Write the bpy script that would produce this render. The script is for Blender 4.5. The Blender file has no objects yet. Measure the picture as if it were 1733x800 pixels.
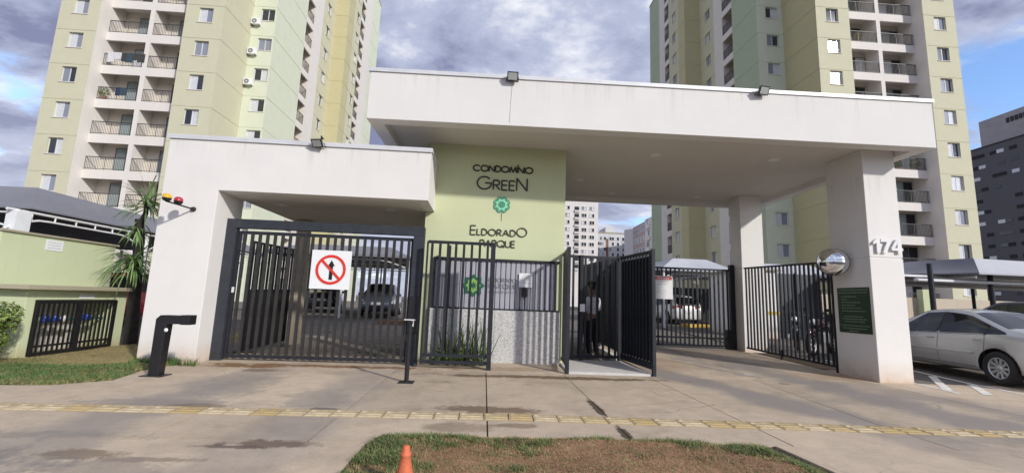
import bpy, bmesh, math, random
from mathutils import Vector, Matrix
random.seed(7)
R = math.radians
scene = bpy.context.scene
COL = scene.collection

# ------------------------------------------------------------------ camera
H = 1.27
PITCH, ROLL, YAW = R(8.25108), R(2.1229), R(3.30254)
def cam_axes(p, r, y):
    cp, sp, cr, sr, cy, sy = math.cos(p), math.sin(p), math.cos(r), math.sin(r), math.cos(y), math.sin(y)
    f = Vector((sy*cp, cy*cp, sp)); rt = Vector((cy, -sy, 0)); up = rt.cross(f)
    return cr*rt + sr*up, -sr*rt + cr*up, f
_r, _u, _f = cam_axes(PITCH, ROLL, YAW)
cam = bpy.data.cameras.new("camera")
cam.sensor_fit = 'HORIZONTAL'; cam.sensor_width = 36.0
cam.lens = 36.0*740.16/1733.0
cam.clip_start = 0.05; cam.clip_end = 3000
camo = bpy.data.objects.new("camera", cam); COL.objects.link(camo)
m = Matrix((( _r.x, _u.x, -_f.x, 0), (_r.y, _u.y, -_f.y, 0), (_r.z, _u.z, -_f.z, H), (0, 0, 0, 1)))
camo.matrix_world = m
scene.camera = camo

# ------------------------------------------------------------------ light
SUN_DIR = Vector((0.8755, -1.0, 0.665)).normalized()      # towards the sun
SUN_EL = math.asin(SUN_DIR.z); SUN_AZ = math.atan2(SUN_DIR.x, SUN_DIR.y)
sun = bpy.data.lights.new("sun", 'SUN')
sun.energy = 3.15; sun.angle = R(2.5); sun.color = (1.0, 0.955, 0.885)
suno = bpy.data.objects.new("sun", sun); COL.objects.link(suno)
suno.rotation_euler = (-SUN_DIR).to_track_quat('-Z', 'Y').to_euler()
suno.location = (20, -25, 30)

world = bpy.data.worlds.new("World"); scene.world = world; world.use_nodes = True
wn, wl = world.node_tree.nodes, world.node_tree.links
wn.clear()
def wnode(t, **kw):
    n = wn.new(t)
    for k, v in kw.items():
        if k == 'op': n.operation = v
        else: setattr(n, k, v)
    return n
out = wnode('ShaderNodeOutputWorld'); bg = wnode('ShaderNodeBackground'); bg.inputs['Strength'].default_value = 0.1
wl.new(bg.outputs[0], out.inputs[0])
sky = wnode('ShaderNodeTexSky'); sky.sky_type = 'NISHITA'; sky.sun_disc = False
sky.sun_elevation = SUN_EL; sky.sun_rotation = SUN_AZ; sky.air_density = 1.0; sky.dust_density = 0.6; sky.ozone_density = 1.5
geo = wnode('ShaderNodeTexCoord')
def vmath(op, a, b=None):
    n = wnode('ShaderNodeVectorMath', op=op)
    if hasattr(a, 'links'): wl.new(a, n.inputs[0])
    else: n.inputs[0].default_value = a
    if b is not None:
        if hasattr(b, 'links'): wl.new(b, n.inputs[1])
        else: n.inputs[1].default_value = b
    return n.outputs[0]
def fmath(op, a, b=None, clamp=False):
    n = wnode('ShaderNodeMath', op=op); n.use_clamp = clamp
    for i, v in enumerate((a, b)):
        if v is None: continue
        if hasattr(v, 'links'): wl.new(v, n.inputs[i])
        else: n.inputs[i].default_value = v
    return n.outputs[0]
sep = wnode('ShaderNodeSeparateXYZ'); wl.new(geo.outputs['Generated'], sep.inputs[0])
dz = fmath('ADD', fmath('MAXIMUM', sep.outputs[2], 0.0), 0.22)
comb = wnode('ShaderNodeCombineXYZ')
wl.new(fmath('DIVIDE', sep.outputs[0], dz), comb.inputs[0]); wl.new(fmath('DIVIDE', sep.outputs[1], dz), comb.inputs[1])
def wnoise(vec, scale, detail, rough, off, dist=0.0):
    n = wnode('ShaderNodeTexNoise'); n.inputs['Scale'].default_value = scale; n.inputs['Detail'].default_value = detail
    n.inputs['Roughness'].default_value = rough; n.inputs['Distortion'].default_value = dist
    wl.new(vmath('ADD', vec, off), n.inputs['Vector']); return n.outputs[0]
def wramp(fac, stops, interp='LINEAR'):
    n = wnode('ShaderNodeValToRGB'); cr = n.color_ramp; cr.interpolation = interp
    while len(cr.elements) < len(stops): cr.elements.new(0.5)
    for e, (p, c) in zip(cr.elements, stops): e.position = p; e.color = (*c, 1)
    wl.new(fac, n.inputs[0]); return n.outputs[0]
stretch = vmath('MULTIPLY', comb.outputs[0], (0.95, 1.25, 1.0))
cov = wnoise(stretch, 1.25, 8, 0.58, (2.1, 8.4, 3.3), 0.25)
# broken cloud everywhere, more open towards the right (east)
bias = fmath('MULTIPLY', fmath('SUBTRACT', sep.outputs[0], 0.58), -0.34)
bias = fmath('MINIMUM', fmath('MAXIMUM', bias, 0.0), 0.115)
covb = fmath('ADD', cov, bias)
mask = wramp(covb, [(0.43, (0, 0, 0)), (0.53, (1, 1, 1))], 'EASE')
# billows: a height field of the cloud deck compared with itself a little way towards the sun
bil = wnoise(stretch, 1.9, 9, 0.60, (4.4, 3.3, 6.0), 0.15)
bil2 = wnoise(vmath('ADD', stretch, (0.085, -0.10, 0.0)), 1.9, 9, 0.60, (4.4, 3.3, 6.0), 0.15)
lit = fmath('ADD', fmath('MULTIPLY', fmath('SUBTRACT', bil, bil2), 1.5), 0.5)
thick = wnoise(stretch, 0.9, 4, 0.5, (2.3, 7.7, 1.0), 0.2)
sh = fmath('ADD', fmath('MULTIPLY', lit, 0.55), fmath('MULTIPLY', fmath('SUBTRACT', 1.0, thick), 0.45))
sh = fmath('SUBTRACT', sh, fmath('MULTIPLY', fmath('SUBTRACT', covb, 0.58), 0.75))
CB = 8.6
ccol = wramp(sh, [(0.38, tuple(CB*x for x in (0.27, 0.30, 0.47))), (0.45, tuple(CB*x for x in (0.42, 0.46, 0.65))),
                  (0.54, tuple(CB*x for x in (0.56, 0.61, 0.80))), (0.65, tuple(CB*x for x in (1.02, 1.04, 1.10)))])
# towards the horizon the cloud deck brightens to a pale veil
hz = wramp(sep.outputs[2], [(0.03, (1, 1, 1)), (0.34, (0, 0, 0))], 'EASE')
mixh = wnode('ShaderNodeMixRGB'); wl.new(fmath('MULTIPLY', hz, 0.6), mixh.inputs[0]); wl.new(ccol, mixh.inputs[1])
mixh.inputs[2].default_value = (CB*0.74, CB*0.79, CB*0.95, 1)
skyg = wnode('ShaderNodeMixRGB'); skyg.blend_type = 'MULTIPLY'; skyg.inputs[0].default_value = 1.0
wl.new(sky.outputs[0], skyg.inputs[1]); skyg.inputs[2].default_value = (1.9, 2.1, 2.5, 1)
mixc = wnode('ShaderNodeMixRGB'); wl.new(mask, mixc.inputs[0]); wl.new(skyg.outputs[0], mixc.inputs[1]); wl.new(mixh.outputs[0], mixc.inputs[2])
wl.new(mixc.outputs[0], bg.inputs['Color'])

vs = scene.view_settings
vs.view_transform = 'Standard'; vs.look = 'None'; vs.exposure = 0.10; vs.gamma = 1.0; vs.use_curve_mapping = False

# ------------------------------------------------------------------ helpers
WL = {}                      # world location of unrotated things and their parts
def gz(y):                   # the drive climbs gently behind the gates
    return 0.0 if y < 8 else min(0.0225*(y-8), 0.405)

class MB:
    """collects polygons, links them as ONE mesh object"""
    def __init__(s): s.v = []; s.f = []; s.mi = []; s.sm = []; s.cur = 0; s.smooth = False
    def add(s, vs, fs):
        b = len(s.v); s.v += [tuple(v) for v in vs]
        for f in fs: s.f.append(tuple(b+i for i in f)); s.mi.append(s.cur); s.sm.append(s.smooth)
    def quad(s, a, b, c, d): s.add([a, b, c, d], [(0, 1, 2, 3)])
    def box(s, x0, y0, z0, x1, y1, z1):
        s.add([(x0, y0, z0), (x1, y0, z0), (x1, y1, z0), (x0, y1, z0), (x0, y0, z1), (x1, y0, z1), (x1, y1, z1), (x0, y1, z1)],
              [(0, 3, 2, 1), (4, 5, 6, 7), (0, 1, 5, 4), (1, 2, 6, 5), (2, 3, 7, 6), (3, 0, 4, 7)])
    def cbox(s, c, d): s.box(c[0]-d[0]/2, c[1]-d[1]/2, c[2]-d[2]/2, c[0]+d[0]/2, c[1]+d[1]/2, c[2]+d[2]/2)
    def beam(s, a, b, w, h, up=(0, 0, 1)):
        a, b = Vector(a), Vector(b); d = (b-a).normalized(); up = Vector(up)
        if abs(d.dot(up)) > 0.98: up = Vector((0, 1, 0))
        sx = d.cross(up).normalized(); uz = sx.cross(d)
        vs = []
        for p in (a, b):
            for q in ((-1, -1), (1, -1), (1, 1), (-1, 1)): vs.append(p + sx*q[0]*w/2 + uz*q[1]*h/2)
        s.add(vs, [(0, 3, 2, 1), (4, 5, 6, 7), (0, 1, 5, 4), (1, 2, 6, 5), (2, 3, 7, 6), (3, 0, 4, 7)])
    def tube(s, pts, rad, n=8, caps=True):
        pts = [Vector(p) for p in pts]; k = len(pts)
        rads = rad if isinstance(rad, (list, tuple)) else [rad]*k
        vs = []; prev = None
        for i, p in enumerate(pts):
            d = (pts[min(i+1, k-1)]-pts[max(i-1, 0)]).normalized()
            ref = prev if prev is not None else (Vector((0, 0, 1)) if abs(d.z) < 0.9 else Vector((1, 0, 0)))
            a = (ref-d*ref.dot(d)).normalized(); prev = a; b = d.cross(a)
            for j in range(n):
                t = 2*math.pi*j/n; vs.append(p+(a*math.cos(t)+b*math.sin(t))*rads[i])
        fs = [(i*n+j, i*n+(j+1) % n, (i+1)*n+(j+1) % n, (i+1)*n+j) for i in range(k-1) for j in range(n)]
        if caps: fs += [tuple(range(n-1, -1, -1)), tuple((k-1)*n+j for j in range(n))]
        s.add(vs, fs)
    def lathe(s, prof, n=16, axis='z', c=(0, 0, 0)):
        vs = []
        for (r, h) in prof:
            for j in range(n):
                t = 2*math.pi*j/n; a, b = r*math.cos(t), r*math.sin(t)
                p = (a, b, h) if axis == 'z' else ((a, h, b) if axis == 'y' else (h, a, b))
                vs.append((p[0]+c[0], p[1]+c[1], p[2]+c[2]))
        k = len(prof)
        fs = [(i*n+j, i*n+(j+1) % n, (i+1)*n+(j+1) % n, (i+1)*n+j) for i in range(k-1) for j in range(n)]
        s.add(vs, fs)
    def prism(s, poly, z0, z1):
        n = len(poly)
        zf0 = z0 if callable(z0) else (lambda x, y: z0); zf1 = z1 if callable(z1) else (lambda x, y: z1)
        vs = [(x, y, zf0(x, y)) for x, y in poly]+[(x, y, zf1(x, y)) for x, y in poly]
        s.add(vs, [tuple(range(n-1, -1, -1)), tuple(range(n, 2*n))]+[(i, (i+1) % n, n+(i+1) % n, n+i) for i in range(n)])
    def mesh(s, name, mats, off=(0, 0, 0)):
        me = bpy.data.meshes.new(name)
        me.from_pydata([(v[0]-off[0], v[1]-off[1], v[2]-off[2]) for v in s.v], [], s.f)
        for mt in (mats if isinstance(mats, (list, tuple)) else [mats]): me.materials.append(mt)
        me.polygons.foreach_set('material_index', s.mi); me.polygons.foreach_set('use_smooth', s.sm)
        me.update(); return me
    def build(s, name, mats, parent=None, bevel=0, local=False, fix=False):
        off = (0, 0, 0) if (parent is None or local) else WL.get(parent, Vector())
        me = s.mesh(name, mats, off)
        if fix:
            b = bmesh.new(); b.from_mesh(me); bmesh.ops.remove_doubles(b, verts=b.verts, dist=1e-5)
            bmesh.ops.recalc_face_normals(b, faces=b.faces); b.to_mesh(me); b.free()
        o = link(name, me, parent)
        if bevel:
            md = o.modifiers.new('bevel', 'BEVEL'); md.width = bevel; md.segments = 2; md.limit_method = 'ANGLE'
        if parent is not None and not local: WL[o] = WL.get(parent, Vector())
        return o
def link(name, me, parent=None):
    o = bpy.data.objects.new(name, me); COL.objects.link(o)
    if parent is not None: o.parent = parent
    return o
def tag(o, label=None, cat=None, group=None, kind=None):
    if label: o['label'] = label
    if cat: o['category'] = cat
    if group: o['group'] = group
    if kind: o['kind'] = kind
    return o
def thing(name, label, cat, loc=(0, 0, 0), rotz=0.0, group=None):
    o = bpy.data.objects.new(name, None); COL.objects.link(o); o.empty_display_size = 0.2
    o.location = loc; o.rotation_euler = (0, 0, rotz); WL[o] = Vector(loc)
    return tag(o, label, cat, group)
def put(name, me, parent, pos, rot=(0, 0, 0), scale=(1, 1, 1)):
    """a shared mesh placed at a world position under an unrotated thing"""
    o = link(name, me, parent); o.location = Vector(pos)-WL.get(parent, Vector()) if parent is not None else Vector(pos)
    o.rotation_euler = rot; o.scale = scale; WL[o] = Vector(pos); return o
def sub(name, me, parent):   # a sub-part sharing its parent's frame
    o = link(name, me, parent); return o
def label_part(o, text): o['label'] = text; return o
_bm = {}
def boxmesh(name, d, mt):    # cached box, base centre at origin
    k = (name, tuple(round(x, 4) for x in d), mt.name)
    if k not in _bm:
        b = MB(); b.box(-d[0]/2, -d[1]/2, 0, d[0]/2, d[1]/2, d[2]); _bm[k] = b.mesh(name, mt)
    return _bm[k]
def copy_tree(o, parent=None):
    c = o.copy(); COL.objects.link(c)
    if parent is not None: c.parent = parent
    for ch in list(o.children): copy_tree(ch, c)
    return c

# ------------------------------------------------------------------ materials
def newmat(name):
    mt = bpy.data.materials.new(name); mt.use_nodes = True
    nt = mt.node_tree; return mt, nt, nt.nodes['Principled BSDF']
def _tex(nt, t, loc='Object'):
    tc = nt.nodes.get('TC') or nt.nodes.new('ShaderNodeTexCoord'); tc.name = 'TC'
    n = nt.nodes.new(t); nt.links.new(tc.outputs[loc], n.inputs['Vector']); return n
def noise(nt, scale, detail=4, rough=0.55, dist=0.0, vec=None):
    n = _tex(nt, 'ShaderNodeTexNoise'); n.inputs['Scale'].default_value = scale; n.inputs['Detail'].default_value = detail
    n.inputs['Roughness'].default_value = rough; n.inputs['Distortion'].default_value = dist
    if vec is not None:
        mp = _tex(nt, 'ShaderNodeMapping'); mp.inputs['Scale'].default_value = vec
        nt.links.new(mp.outputs[0], n.inputs['Vector'])
    return n.outputs[0]
def ramp(nt, fac, stops):
    n = nt.nodes.new('ShaderNodeValToRGB'); cr = n.color_ramp
    while len(cr.elements) < len(stops): cr.elements.new(0.5)
    for e, (p, c) in zip(cr.elements, stops):
        e.position = p; e.color = (*c, 1) if len(c) == 3 else c
    nt.links.new(fac, n.inputs[0]); return n.outputs[0]
def mix(nt, fac, a, b, mode='MIX'):
    n = nt.nodes.new('ShaderNodeMixRGB'); n.blend_type = mode
    for i, v in ((0, fac), (1, a), (2, b)):
        if hasattr(v, 'links'): nt.links.new(v, n.inputs[i])
        elif i == 0: n.inputs[0].default_value = v
        else: n.inputs[i].default_value = (*v, 1)
    return n.outputs[0]
def nmath(nt, op, a, b=None, clamp=False):
    n = nt.nodes.new('ShaderNodeMath'); n.operation = op; n.use_clamp = clamp
    for i, v in enumerate((a, b)):
        if v is None: continue
        if hasattr(v, 'links'): nt.links.new(v, n.inputs[i])
        else: n.inputs[i].default_value = v
    return n.outputs[0]
def bump(nt, bs, h, strength, dist=0.01):
    n = nt.nodes.new('ShaderNodeBump'); n.inputs['Strength'].default_value = strength; n.inputs['Distance'].default_value = dist
    nt.links.new(h, n.inputs['Height']); nt.links.new(n.outputs[0], bs.inputs['Normal'])
def plain(name, c, rough=0.6, metal=0.0, var=0.0, scale=6.0, coat=0.0, bmp=0.0, spec=0.5):
    mt, nt, bs = newmat(name)
    bs.inputs['Roughness'].default_value = rough; bs.inputs['Metallic'].default_value = metal
    bs.inputs['Coat Weight'].default_value = coat; bs.inputs['Coat Roughness'].default_value = 0.08
    bs.inputs['Specular IOR Level'].default_value = spec
    if var or bmp:
        nz = noise(nt, scale, 5, 0.6)
        col = ramp(nt, nz, [(0.3, tuple(max(0, x*(1-var)) for x in c)), (0.7, tuple(min(1, x*(1+var)) for x in c))])
        nt.links.new(col, bs.inputs['Base Color'])
        if bmp: bump(nt, bs, noise(nt, scale*8, 4, 0.6), bmp, 0.01)
    else: bs.inputs['Base Color'].default_value = (*c, 1)
    mt.diffuse_color = (*c, 1)
    return mt
def stucco(name, c, dirt=(0.30, 0.24, 0.17), dirt_h=0.0, streak=0.25, fine=60.0, rough=0.85, tops=()):
    """painted render: faint mottling, rain streaks, optional splash dirt near the ground"""
    mt, nt, bs = newmat(name); bs.inputs['Roughness'].default_value = rough; bs.inputs['Specular IOR Level'].default_value = 0.25
    a = noise(nt, 1.3, 6, 0.6)
    col = ramp(nt, a, [(0.25, tuple(x*0.93 for x in c)), (0.75, c)])
    st = noise(nt, 2.2, 6, 0.6, 0.0, vec=(3.0, 3.0, 0.22))
    st2 = noise(nt, 9.0, 3, 0.5, 0.0, vec=(1.0, 1.0, 0.05))
    st = nmath(nt, 'ADD', nmath(nt, 'MULTIPLY', st, 0.6), nmath(nt, 'MULTIPLY', st2, 0.4))
    stf = nmath(nt, 'MULTIPLY', ramp(nt, st, [(0.50, (0, 0, 0)), (0.72, (1, 1, 1))]), streak)
    col = mix(nt, stf, col, tuple(x*0.72 for x in c))
    if dirt_h:
        tc = nt.nodes['TC']; sp = nt.nodes.new('ShaderNodeSeparateXYZ'); nt.links.new(tc.outputs['Object'], sp.inputs[0])
        nz = noise(nt, 5.0, 5, 0.65)
        h = nmath(nt, 'SUBTRACT', 1.0, nmath(nt, 'DIVIDE', sp.outputs[2], dirt_h), True)
        d = nmath(nt, 'MULTIPLY', nmath(nt, 'MULTIPLY', h, h), nmath(nt, 'MULTIPLY', nz, 1.3), True)
        col = mix(nt, d, col, dirt)
    for (zt, rch) in tops:      # rain runs under a coping
        sp2 = nt.nodes.new('ShaderNodeSeparateXYZ'); nt.links.new(nt.nodes['TC'].outputs['Object'], sp2.inputs[0])
        below = nmath(nt, 'SUBTRACT', zt, sp2.outputs[2])
        run = noise(nt, 7.0, 4, 0.6, 0.0, vec=(1.0, 1.0, 0.03)); ln = noise(nt, 1.7, 3, 0.5, 0.0, vec=(1.0, 1.0, 0.0))
        rl = nmath(nt, 'MULTIPLY', ln, rch)
        fade = nmath(nt, 'MULTIPLY', nmath(nt, 'SUBTRACT', 1.0, nmath(nt, 'DIVIDE', below, rl), True), nmath(nt, 'GREATER_THAN', below, -0.02))
        d2 = nmath(nt, 'MULTIPLY', fade, ramp(nt, run, [(0.54, (0, 0, 0)), (0.72, (0.30, 0.30, 0.30))]))
        col = mix(nt, d2, col, (0.33, 0.31, 0.28))
    nt.links.new(col, bs.inputs['Base Color'])
    bump(nt, bs, noise(nt, fine, 4, 0.65), 0.25, 0.006)
    mt.diffuse_color = (*c, 1)
    return mt
M = {}
M['white'] = stucco('white_render', (0.76, 0.74, 0.715), dirt=(0.52, 0.34, 0.19), dirt_h=0.55, streak=0.07, tops=((5.30, 1.1), (3.96, 0.9)))
M['whiteplain'] = stucco('white_tower_render', (0.74, 0.70, 0.655), streak=0.15)
M['soffit'] = stucco('soffit_plaster', (0.68, 0.65, 0.605), streak=0.05)
M['green'] = stucco('sign_wall_green', (0.585, 0.625, 0.40), streak=0.12)
M['lowgreen'] = stucco('low_wall_green', (0.58, 0.635, 0.41), dirt=(0.40, 0.29, 0.15), dirt_h=0.35, streak=0.2)
M['coping'] = stucco('coping_concrete', (0.40, 0.36, 0.26), streak=0.35)
M['cream'] = stucco('tower_cream', (0.60, 0.58, 0.425), streak=0.12, fine=20)
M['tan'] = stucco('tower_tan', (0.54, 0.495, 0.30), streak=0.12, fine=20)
M['palegreen'] = stucco('tower_pale_green', (0.67, 0.70, 0.55), streak=0.12, fine=20)
M['shadedgreen'] = stucco('tower_shaded_green', (0.44, 0.51, 0.36), streak=0.12, fine=20)  # pale green darkened for the right tower's shaded flank
M['balcony_in'] = stucco('balcony_render', (0.74, 0.68, 0.60), streak=0.1, fine=20)
M['flash'] = plain('metal_flashing', (0.66, 0.67, 0.69), 0.5, 0.15, 0.08, 3)
M['gate'] = plain('graphite_gate_paint', (0.021, 0.023, 0.030), 0.5, 0.0, 0.25, 9, spec=0.3)
M['gatebar'] = plain('gate_bar_paint', (0.034, 0.033, 0.033), 0.5, 0.0, 0.3, 9, spec=0.3)
M['gateframe'] = plain('gate_frame_paint', (0.036, 0.040, 0.050), 0.5, 0.0, 0.2, 9, spec=0.3)
M['black'] = plain('black_paint', (0.012, 0.012, 0.014), 0.4, 0.0, 0.2, 8)
M['dark'] = plain('dark_recess', (0.02, 0.02, 0.022), 0.8)
M['alu'] = plain('aluminium_frame', (0.66, 0.66, 0.67), 0.45, 0.0)
M['winframe'] = plain('grey_window_frame', (0.20, 0.21, 0.22), 0.5)
M['glass'] = plain('dark_window_glass', (0.025, 0.032, 0.042), 0.06, 0.0, spec=0.8)
M['glass2'] = plain('grey_window_glass', (0.24, 0.26, 0.32), 0.06, 0.0, spec=0.8)
M['curtain'] = plain('curtained_glass', (0.62, 0.63, 0.66), 0.10, 0.0, 0.12, 5, spec=0.7)
M['doorgreen'] = plain('greenish_balcony_glass', (0.30, 0.36, 0.36), 0.06, spec=0.8)
M['rail'] = plain('balcony_rail_paint', (0.05, 0.05, 0.055), 0.5)
M['paper'] = plain('white_notice', (0.78, 0.79, 0.80), 0.7)
M['paperink'] = plain('grey_print', (0.40, 0.42, 0.45), 0.8)
M['whitepaint'] = plain('white_metal_paint', (0.76, 0.77, 0.78), 0.45, 0.0, 0.06, 4)
M['red'] = plain('sign_red', (0.70, 0.035, 0.02), 0.4)
M['pinkred'] = plain('notice_red', (0.62, 0.07, 0.07), 0.5)
M['letter'] = plain('dark_letters', (0.035, 0.032, 0.02), 0.5)
M['digit'] = plain('grey_white_digits', (0.70, 0.70, 0.70), 0.4, 0.0)
M['plaque'] = plain('plaque_green', (0.018, 0.045, 0.022), 0.4, 0.0, 0.15, 4)
M['plaqueink'] = plain('plaque_print', (0.27, 0.34, 0.26), 0.6)
M['fabric'] = plain('carport_fabric', (0.19, 0.19, 0.215), 0.8, 0.0, 0.10, 1.2)
M['fabric_pale'] = plain('carport_fabric_pale', (0.42, 0.43, 0.465), 0.8, 0.0, 0.08, 1.2)
M['steelwhite'] = plain('white_steel', (0.72, 0.71, 0.70), 0.45, 0.0, 0.08, 4)
M['rubber'] = plain('tyre_rubber', (0.018, 0.018, 0.019), 0.8)
M['chrome'] = plain('mirror_chrome', (0.86, 0.88, 0.90), 0.03, 1.0)
M['wheelalloy'] = plain('alloy_wheel', (0.52, 0.53, 0.55), 0.32, 0.7)
# ------------------------------------------------------------------ ground materials
def concrete(name, c, stains, tracks=(), dark=(0.16, 0.125, 0.10), tintvar=0.10):
    mt, nt, bs = newmat(name); bs.inputs['Roughness'].default_value = 0.85; bs.inputs['Specular IOR Level'].default_value = 0.3
    n1 = noise(nt, 0.55, 6, 0.62); n2 = noise(nt, 4.5, 6, 0.68); n3 = noise(nt, 38, 4, 0.7)
    col = ramp(nt, n1, [(0.30, tuple(x*0.70 for x in c)), (0.50, c), (0.72, tuple(min(1, x*1.08) for x in c))])
    col = mix(nt, 0.45, col, ramp(nt, n2, [(0.34, tuple(x*0.66 for x in c)), (0.60, tuple(x*1.05 for x in c))]))
    col = mix(nt, 0.20, col, ramp(nt, n3, [(0.35, tuple(x*0.6 for x in c)), (0.65, tuple(x*1.2 for x in c))]))
    oi = nt.nodes.new('ShaderNodeObjectInfo')
    t = nmath(nt, 'ADD', nmath(nt, 'MULTIPLY', oi.outputs['Random'], tintvar*2), 1.0-tintvar)
    cb = nt.nodes.new('ShaderNodeCombineXYZ')
    for i in range(3): nt.links.new(t, cb.inputs[i])
    col = mix(nt, 1.0, col, cb.outputs[0], 'MULTIPLY')
    tc = nt.nodes['TC']; sp = nt.nodes.new('ShaderNodeSeparateXYZ')
    wob = nmath(nt, 'ADD', nmath(nt, 'MULTIPLY', noise(nt, 2.6, 6, 0.66, 0.6), 0.65), nmath(nt, 'MULTIPLY', noise(nt, 11.0, 5, 0.7), 0.35))
    wob2 = noise(nt, 1.1, 4, 0.6)
    nt.links.new(tc.outputs['Object'], sp.inputs[0])
    br = noise(nt, 0.8, 7, 0.66, 0.4)
    col = mix(nt, nmath(nt, 'MULTIPLY', ramp(nt, br, [(0.50, (0, 0, 0)), (0.66, (1, 1, 1))]), 0.55), col, tuple(q_*x for q_, x in zip(c, (0.56, 0.54, 0.53))))
    bl = noise(nt, 1.9, 7, 0.7, 0.8)
    col = mix(nt, nmath(nt, 'MULTIPLY', ramp(nt, bl, [(0.60, (0, 0, 0)), (0.70, (1, 1, 1))]), 0.40), col, tuple(x*0.42 for x in c))
    # hairline cracks
    vc = _tex(nt, 'ShaderNodeTexVoronoi'); vc.feature = 'DISTANCE_TO_EDGE'; vc.inputs['Scale'].default_value = 0.55
    wv = nt.nodes.new('ShaderNodeMixRGB'); wv.inputs[0].default_value = 0.16; nt.links.new(nt.nodes['TC'].outputs['Object'], wv.inputs[1])
    wn_ = _tex(nt, 'ShaderNodeTexNoise'); wn_.inputs['Scale'].default_value = 2.0; wn_.inputs['Detail'].default_value = 6; nt.links.new(wn_.outputs[1], wv.inputs[2]); nt.links.new(wv.outputs[0], vc.inputs['Vector'])
    ck = nmath(nt, 'MULTIPLY', ramp(nt, vc.outputs['Distance'], [(0.0, (1, 1, 1)), (0.004, (0, 0, 0))]), ramp(nt, n1, [(0.5, (0, 0, 0)), (0.56, (0.42, 0.42, 0.42))]))
    col = mix(nt, ck, col, (0.09, 0.07, 0.055))
    for (cx, w, y0, y1, k, tcx, sl) in tracks:      # tyre-polished bands
        d = nmath(nt, 'ABSOLUTE', nmath(nt, 'SUBTRACT', nmath(nt, 'ADD', sp.outputs[0], nmath(nt, 'MULTIPLY', sp.outputs[1], sl)), cx))
        e = nmath(nt, 'ADD', nmath(nt, 'DIVIDE', d, w), nmath(nt, 'MULTIPLY', nmath(nt, 'SUBTRACT', wob2, 0.5), 2.2))
        yy = nmath(nt, 'DIVIDE', nmath(nt, 'ABSOLUTE', nmath(nt, 'SUBTRACT', sp.outputs[1], (y0+y1)/2)), (y1-y0)/2)
        e = nmath(nt, 'MAXIMUM', e, yy)
        f = nmath(nt, 'MULTIPLY', ramp(nt, e, [(0.35, (1, 1, 1)), (1.0, (0, 0, 0))]), k)
        col = mix(nt, f, col, tcx)
    for (cx, cy, rx, ry, k, sc) in stains:
        a = nmath(nt, 'DIVIDE', nmath(nt, 'SUBTRACT', sp.outputs[0], cx), rx)
        b = nmath(nt, 'DIVIDE', nmath(nt, 'SUBTRACT', sp.outputs[1], cy), ry)
        e = nmath(nt, 'SQRT', nmath(nt, 'ADD', nmath(nt, 'MULTIPLY', a, a), nmath(nt, 'MULTIPLY', b, b)))
        e = nmath(nt, 'ADD', e, nmath(nt, 'MULTIPLY', nmath(nt, 'SUBTRACT', wob, 0.5), 3.2))
        f = nmath(nt, 'MULTIPLY', ramp(nt, e, [(0.62, (1, 1, 1)), (1.0, (0, 0, 0))]), k)
        col = mix(nt, f, col, sc)
    nt.links.new(col, bs.inputs['Base Color'])
    bump(nt, bs, noise(nt, 55, 5, 0.7), 0.35, 0.006)
    mt.diffuse_color = (*c, 1)
    return mt
WET = (0.165, 0.115, 0.07); BRN = (0.22, 0.12, 0.055); GRY = (0.24, 0.215, 0.19)
STAINS = [(1.15, 7.60, 2.3, 0.17, 0.95, WET), (0.10, 5.32, 0.75, 0.19, 0.85, WET), (0.42, 4.70, 0.24, 0.10, 0.6, WET),
          (-0.22, 4.62, 0.46, 0.20, 0.5, WET), (-1.75, 4.02, 0.42, 0.11, 0.8, (0.13, 0.09, 0.07)), (-2.02, 3.93, 0.30, 0.05, 0.8, (0.13, 0.09, 0.07)),
          (-3.95, 7.93, 0.65, 0.20, 0.95, BRN), (-2.7, 8.12, 2.2, 0.14, 0.9, BRN), (-3.6, 7.55, 0.35, 0.16, 0.7, WET),
          (-3.55, 5.30, 0.95, 0.26, 0.55, GRY), (-3.1, 5.22, 0.35, 0.10, 0.6, WET), (-1.75, 5.20, 0.20, 0.07, 0.8, (0.12, 0.10, 0.09)),
          (5.3, 7.6, 0.14, 0.07, 0.7, WET), (-0.6, 6.95, 0.25, 0.13, 0.35, WET), (0.75, 6.9, 0.09, 0.05, 0.4, WET), (6.9, 8.4, 1.0, 0.45, 0.4, (0.36, 0.22, 0.12)),
          (3.7, 9.6, 0.8, 1.0, 0.35, (0.42, 0.25, 0.15)), (1.44, 5.55, 0.06, 0.55, 0.9, (0.06, 0.042, 0.03)), (1.45, 4.5, 0.06, 0.35, 0.9, (0.06, 0.042, 0.03)), (-4.9, 4.15, 2.0, 0.16, 0.6, GRY), (-4.3, 3.55, 1.1, 0.28, 0.55, GRY), (-3.0, 3.72, 0.35, 0.12, 0.7, WET), (-2.4, 3.62, 0.5, 0.06, 0.5, WET), (-6.4, 3.9, 0.9, 0.2, 0.5, GRY), (-3.2, 6.3, 0.5, 0.9, 0.45, GRY), (-2.0, 5.7, 0.45, 0.6, 0.45, GRY), (5.6, 6.3, 1.1, 0.35, 0.4, GRY), (7.6, 5.4, 1.3, 0.3, 0.4, GRY),
          (-4.8, 3.45, 1.9, 0.55, 0.75, GRY), (-2.6, 3.45, 0.5, 0.22, 0.5, (0.22, 0.19, 0.17)), (8.3, 4.0, 2.0, 0.9, 0.4, GRY), (6.2, 4.55, 1.6, 0.30, 0.45, GRY),
          (0.3, 8.3, 1.6, 0.25, 0.35, BRN), (-4.9, 7.4, 0.9, 0.5, 0.3, (0.42, 0.31, 0.20))]
TRK = (0.265, 0.235, 0.215)
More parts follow.
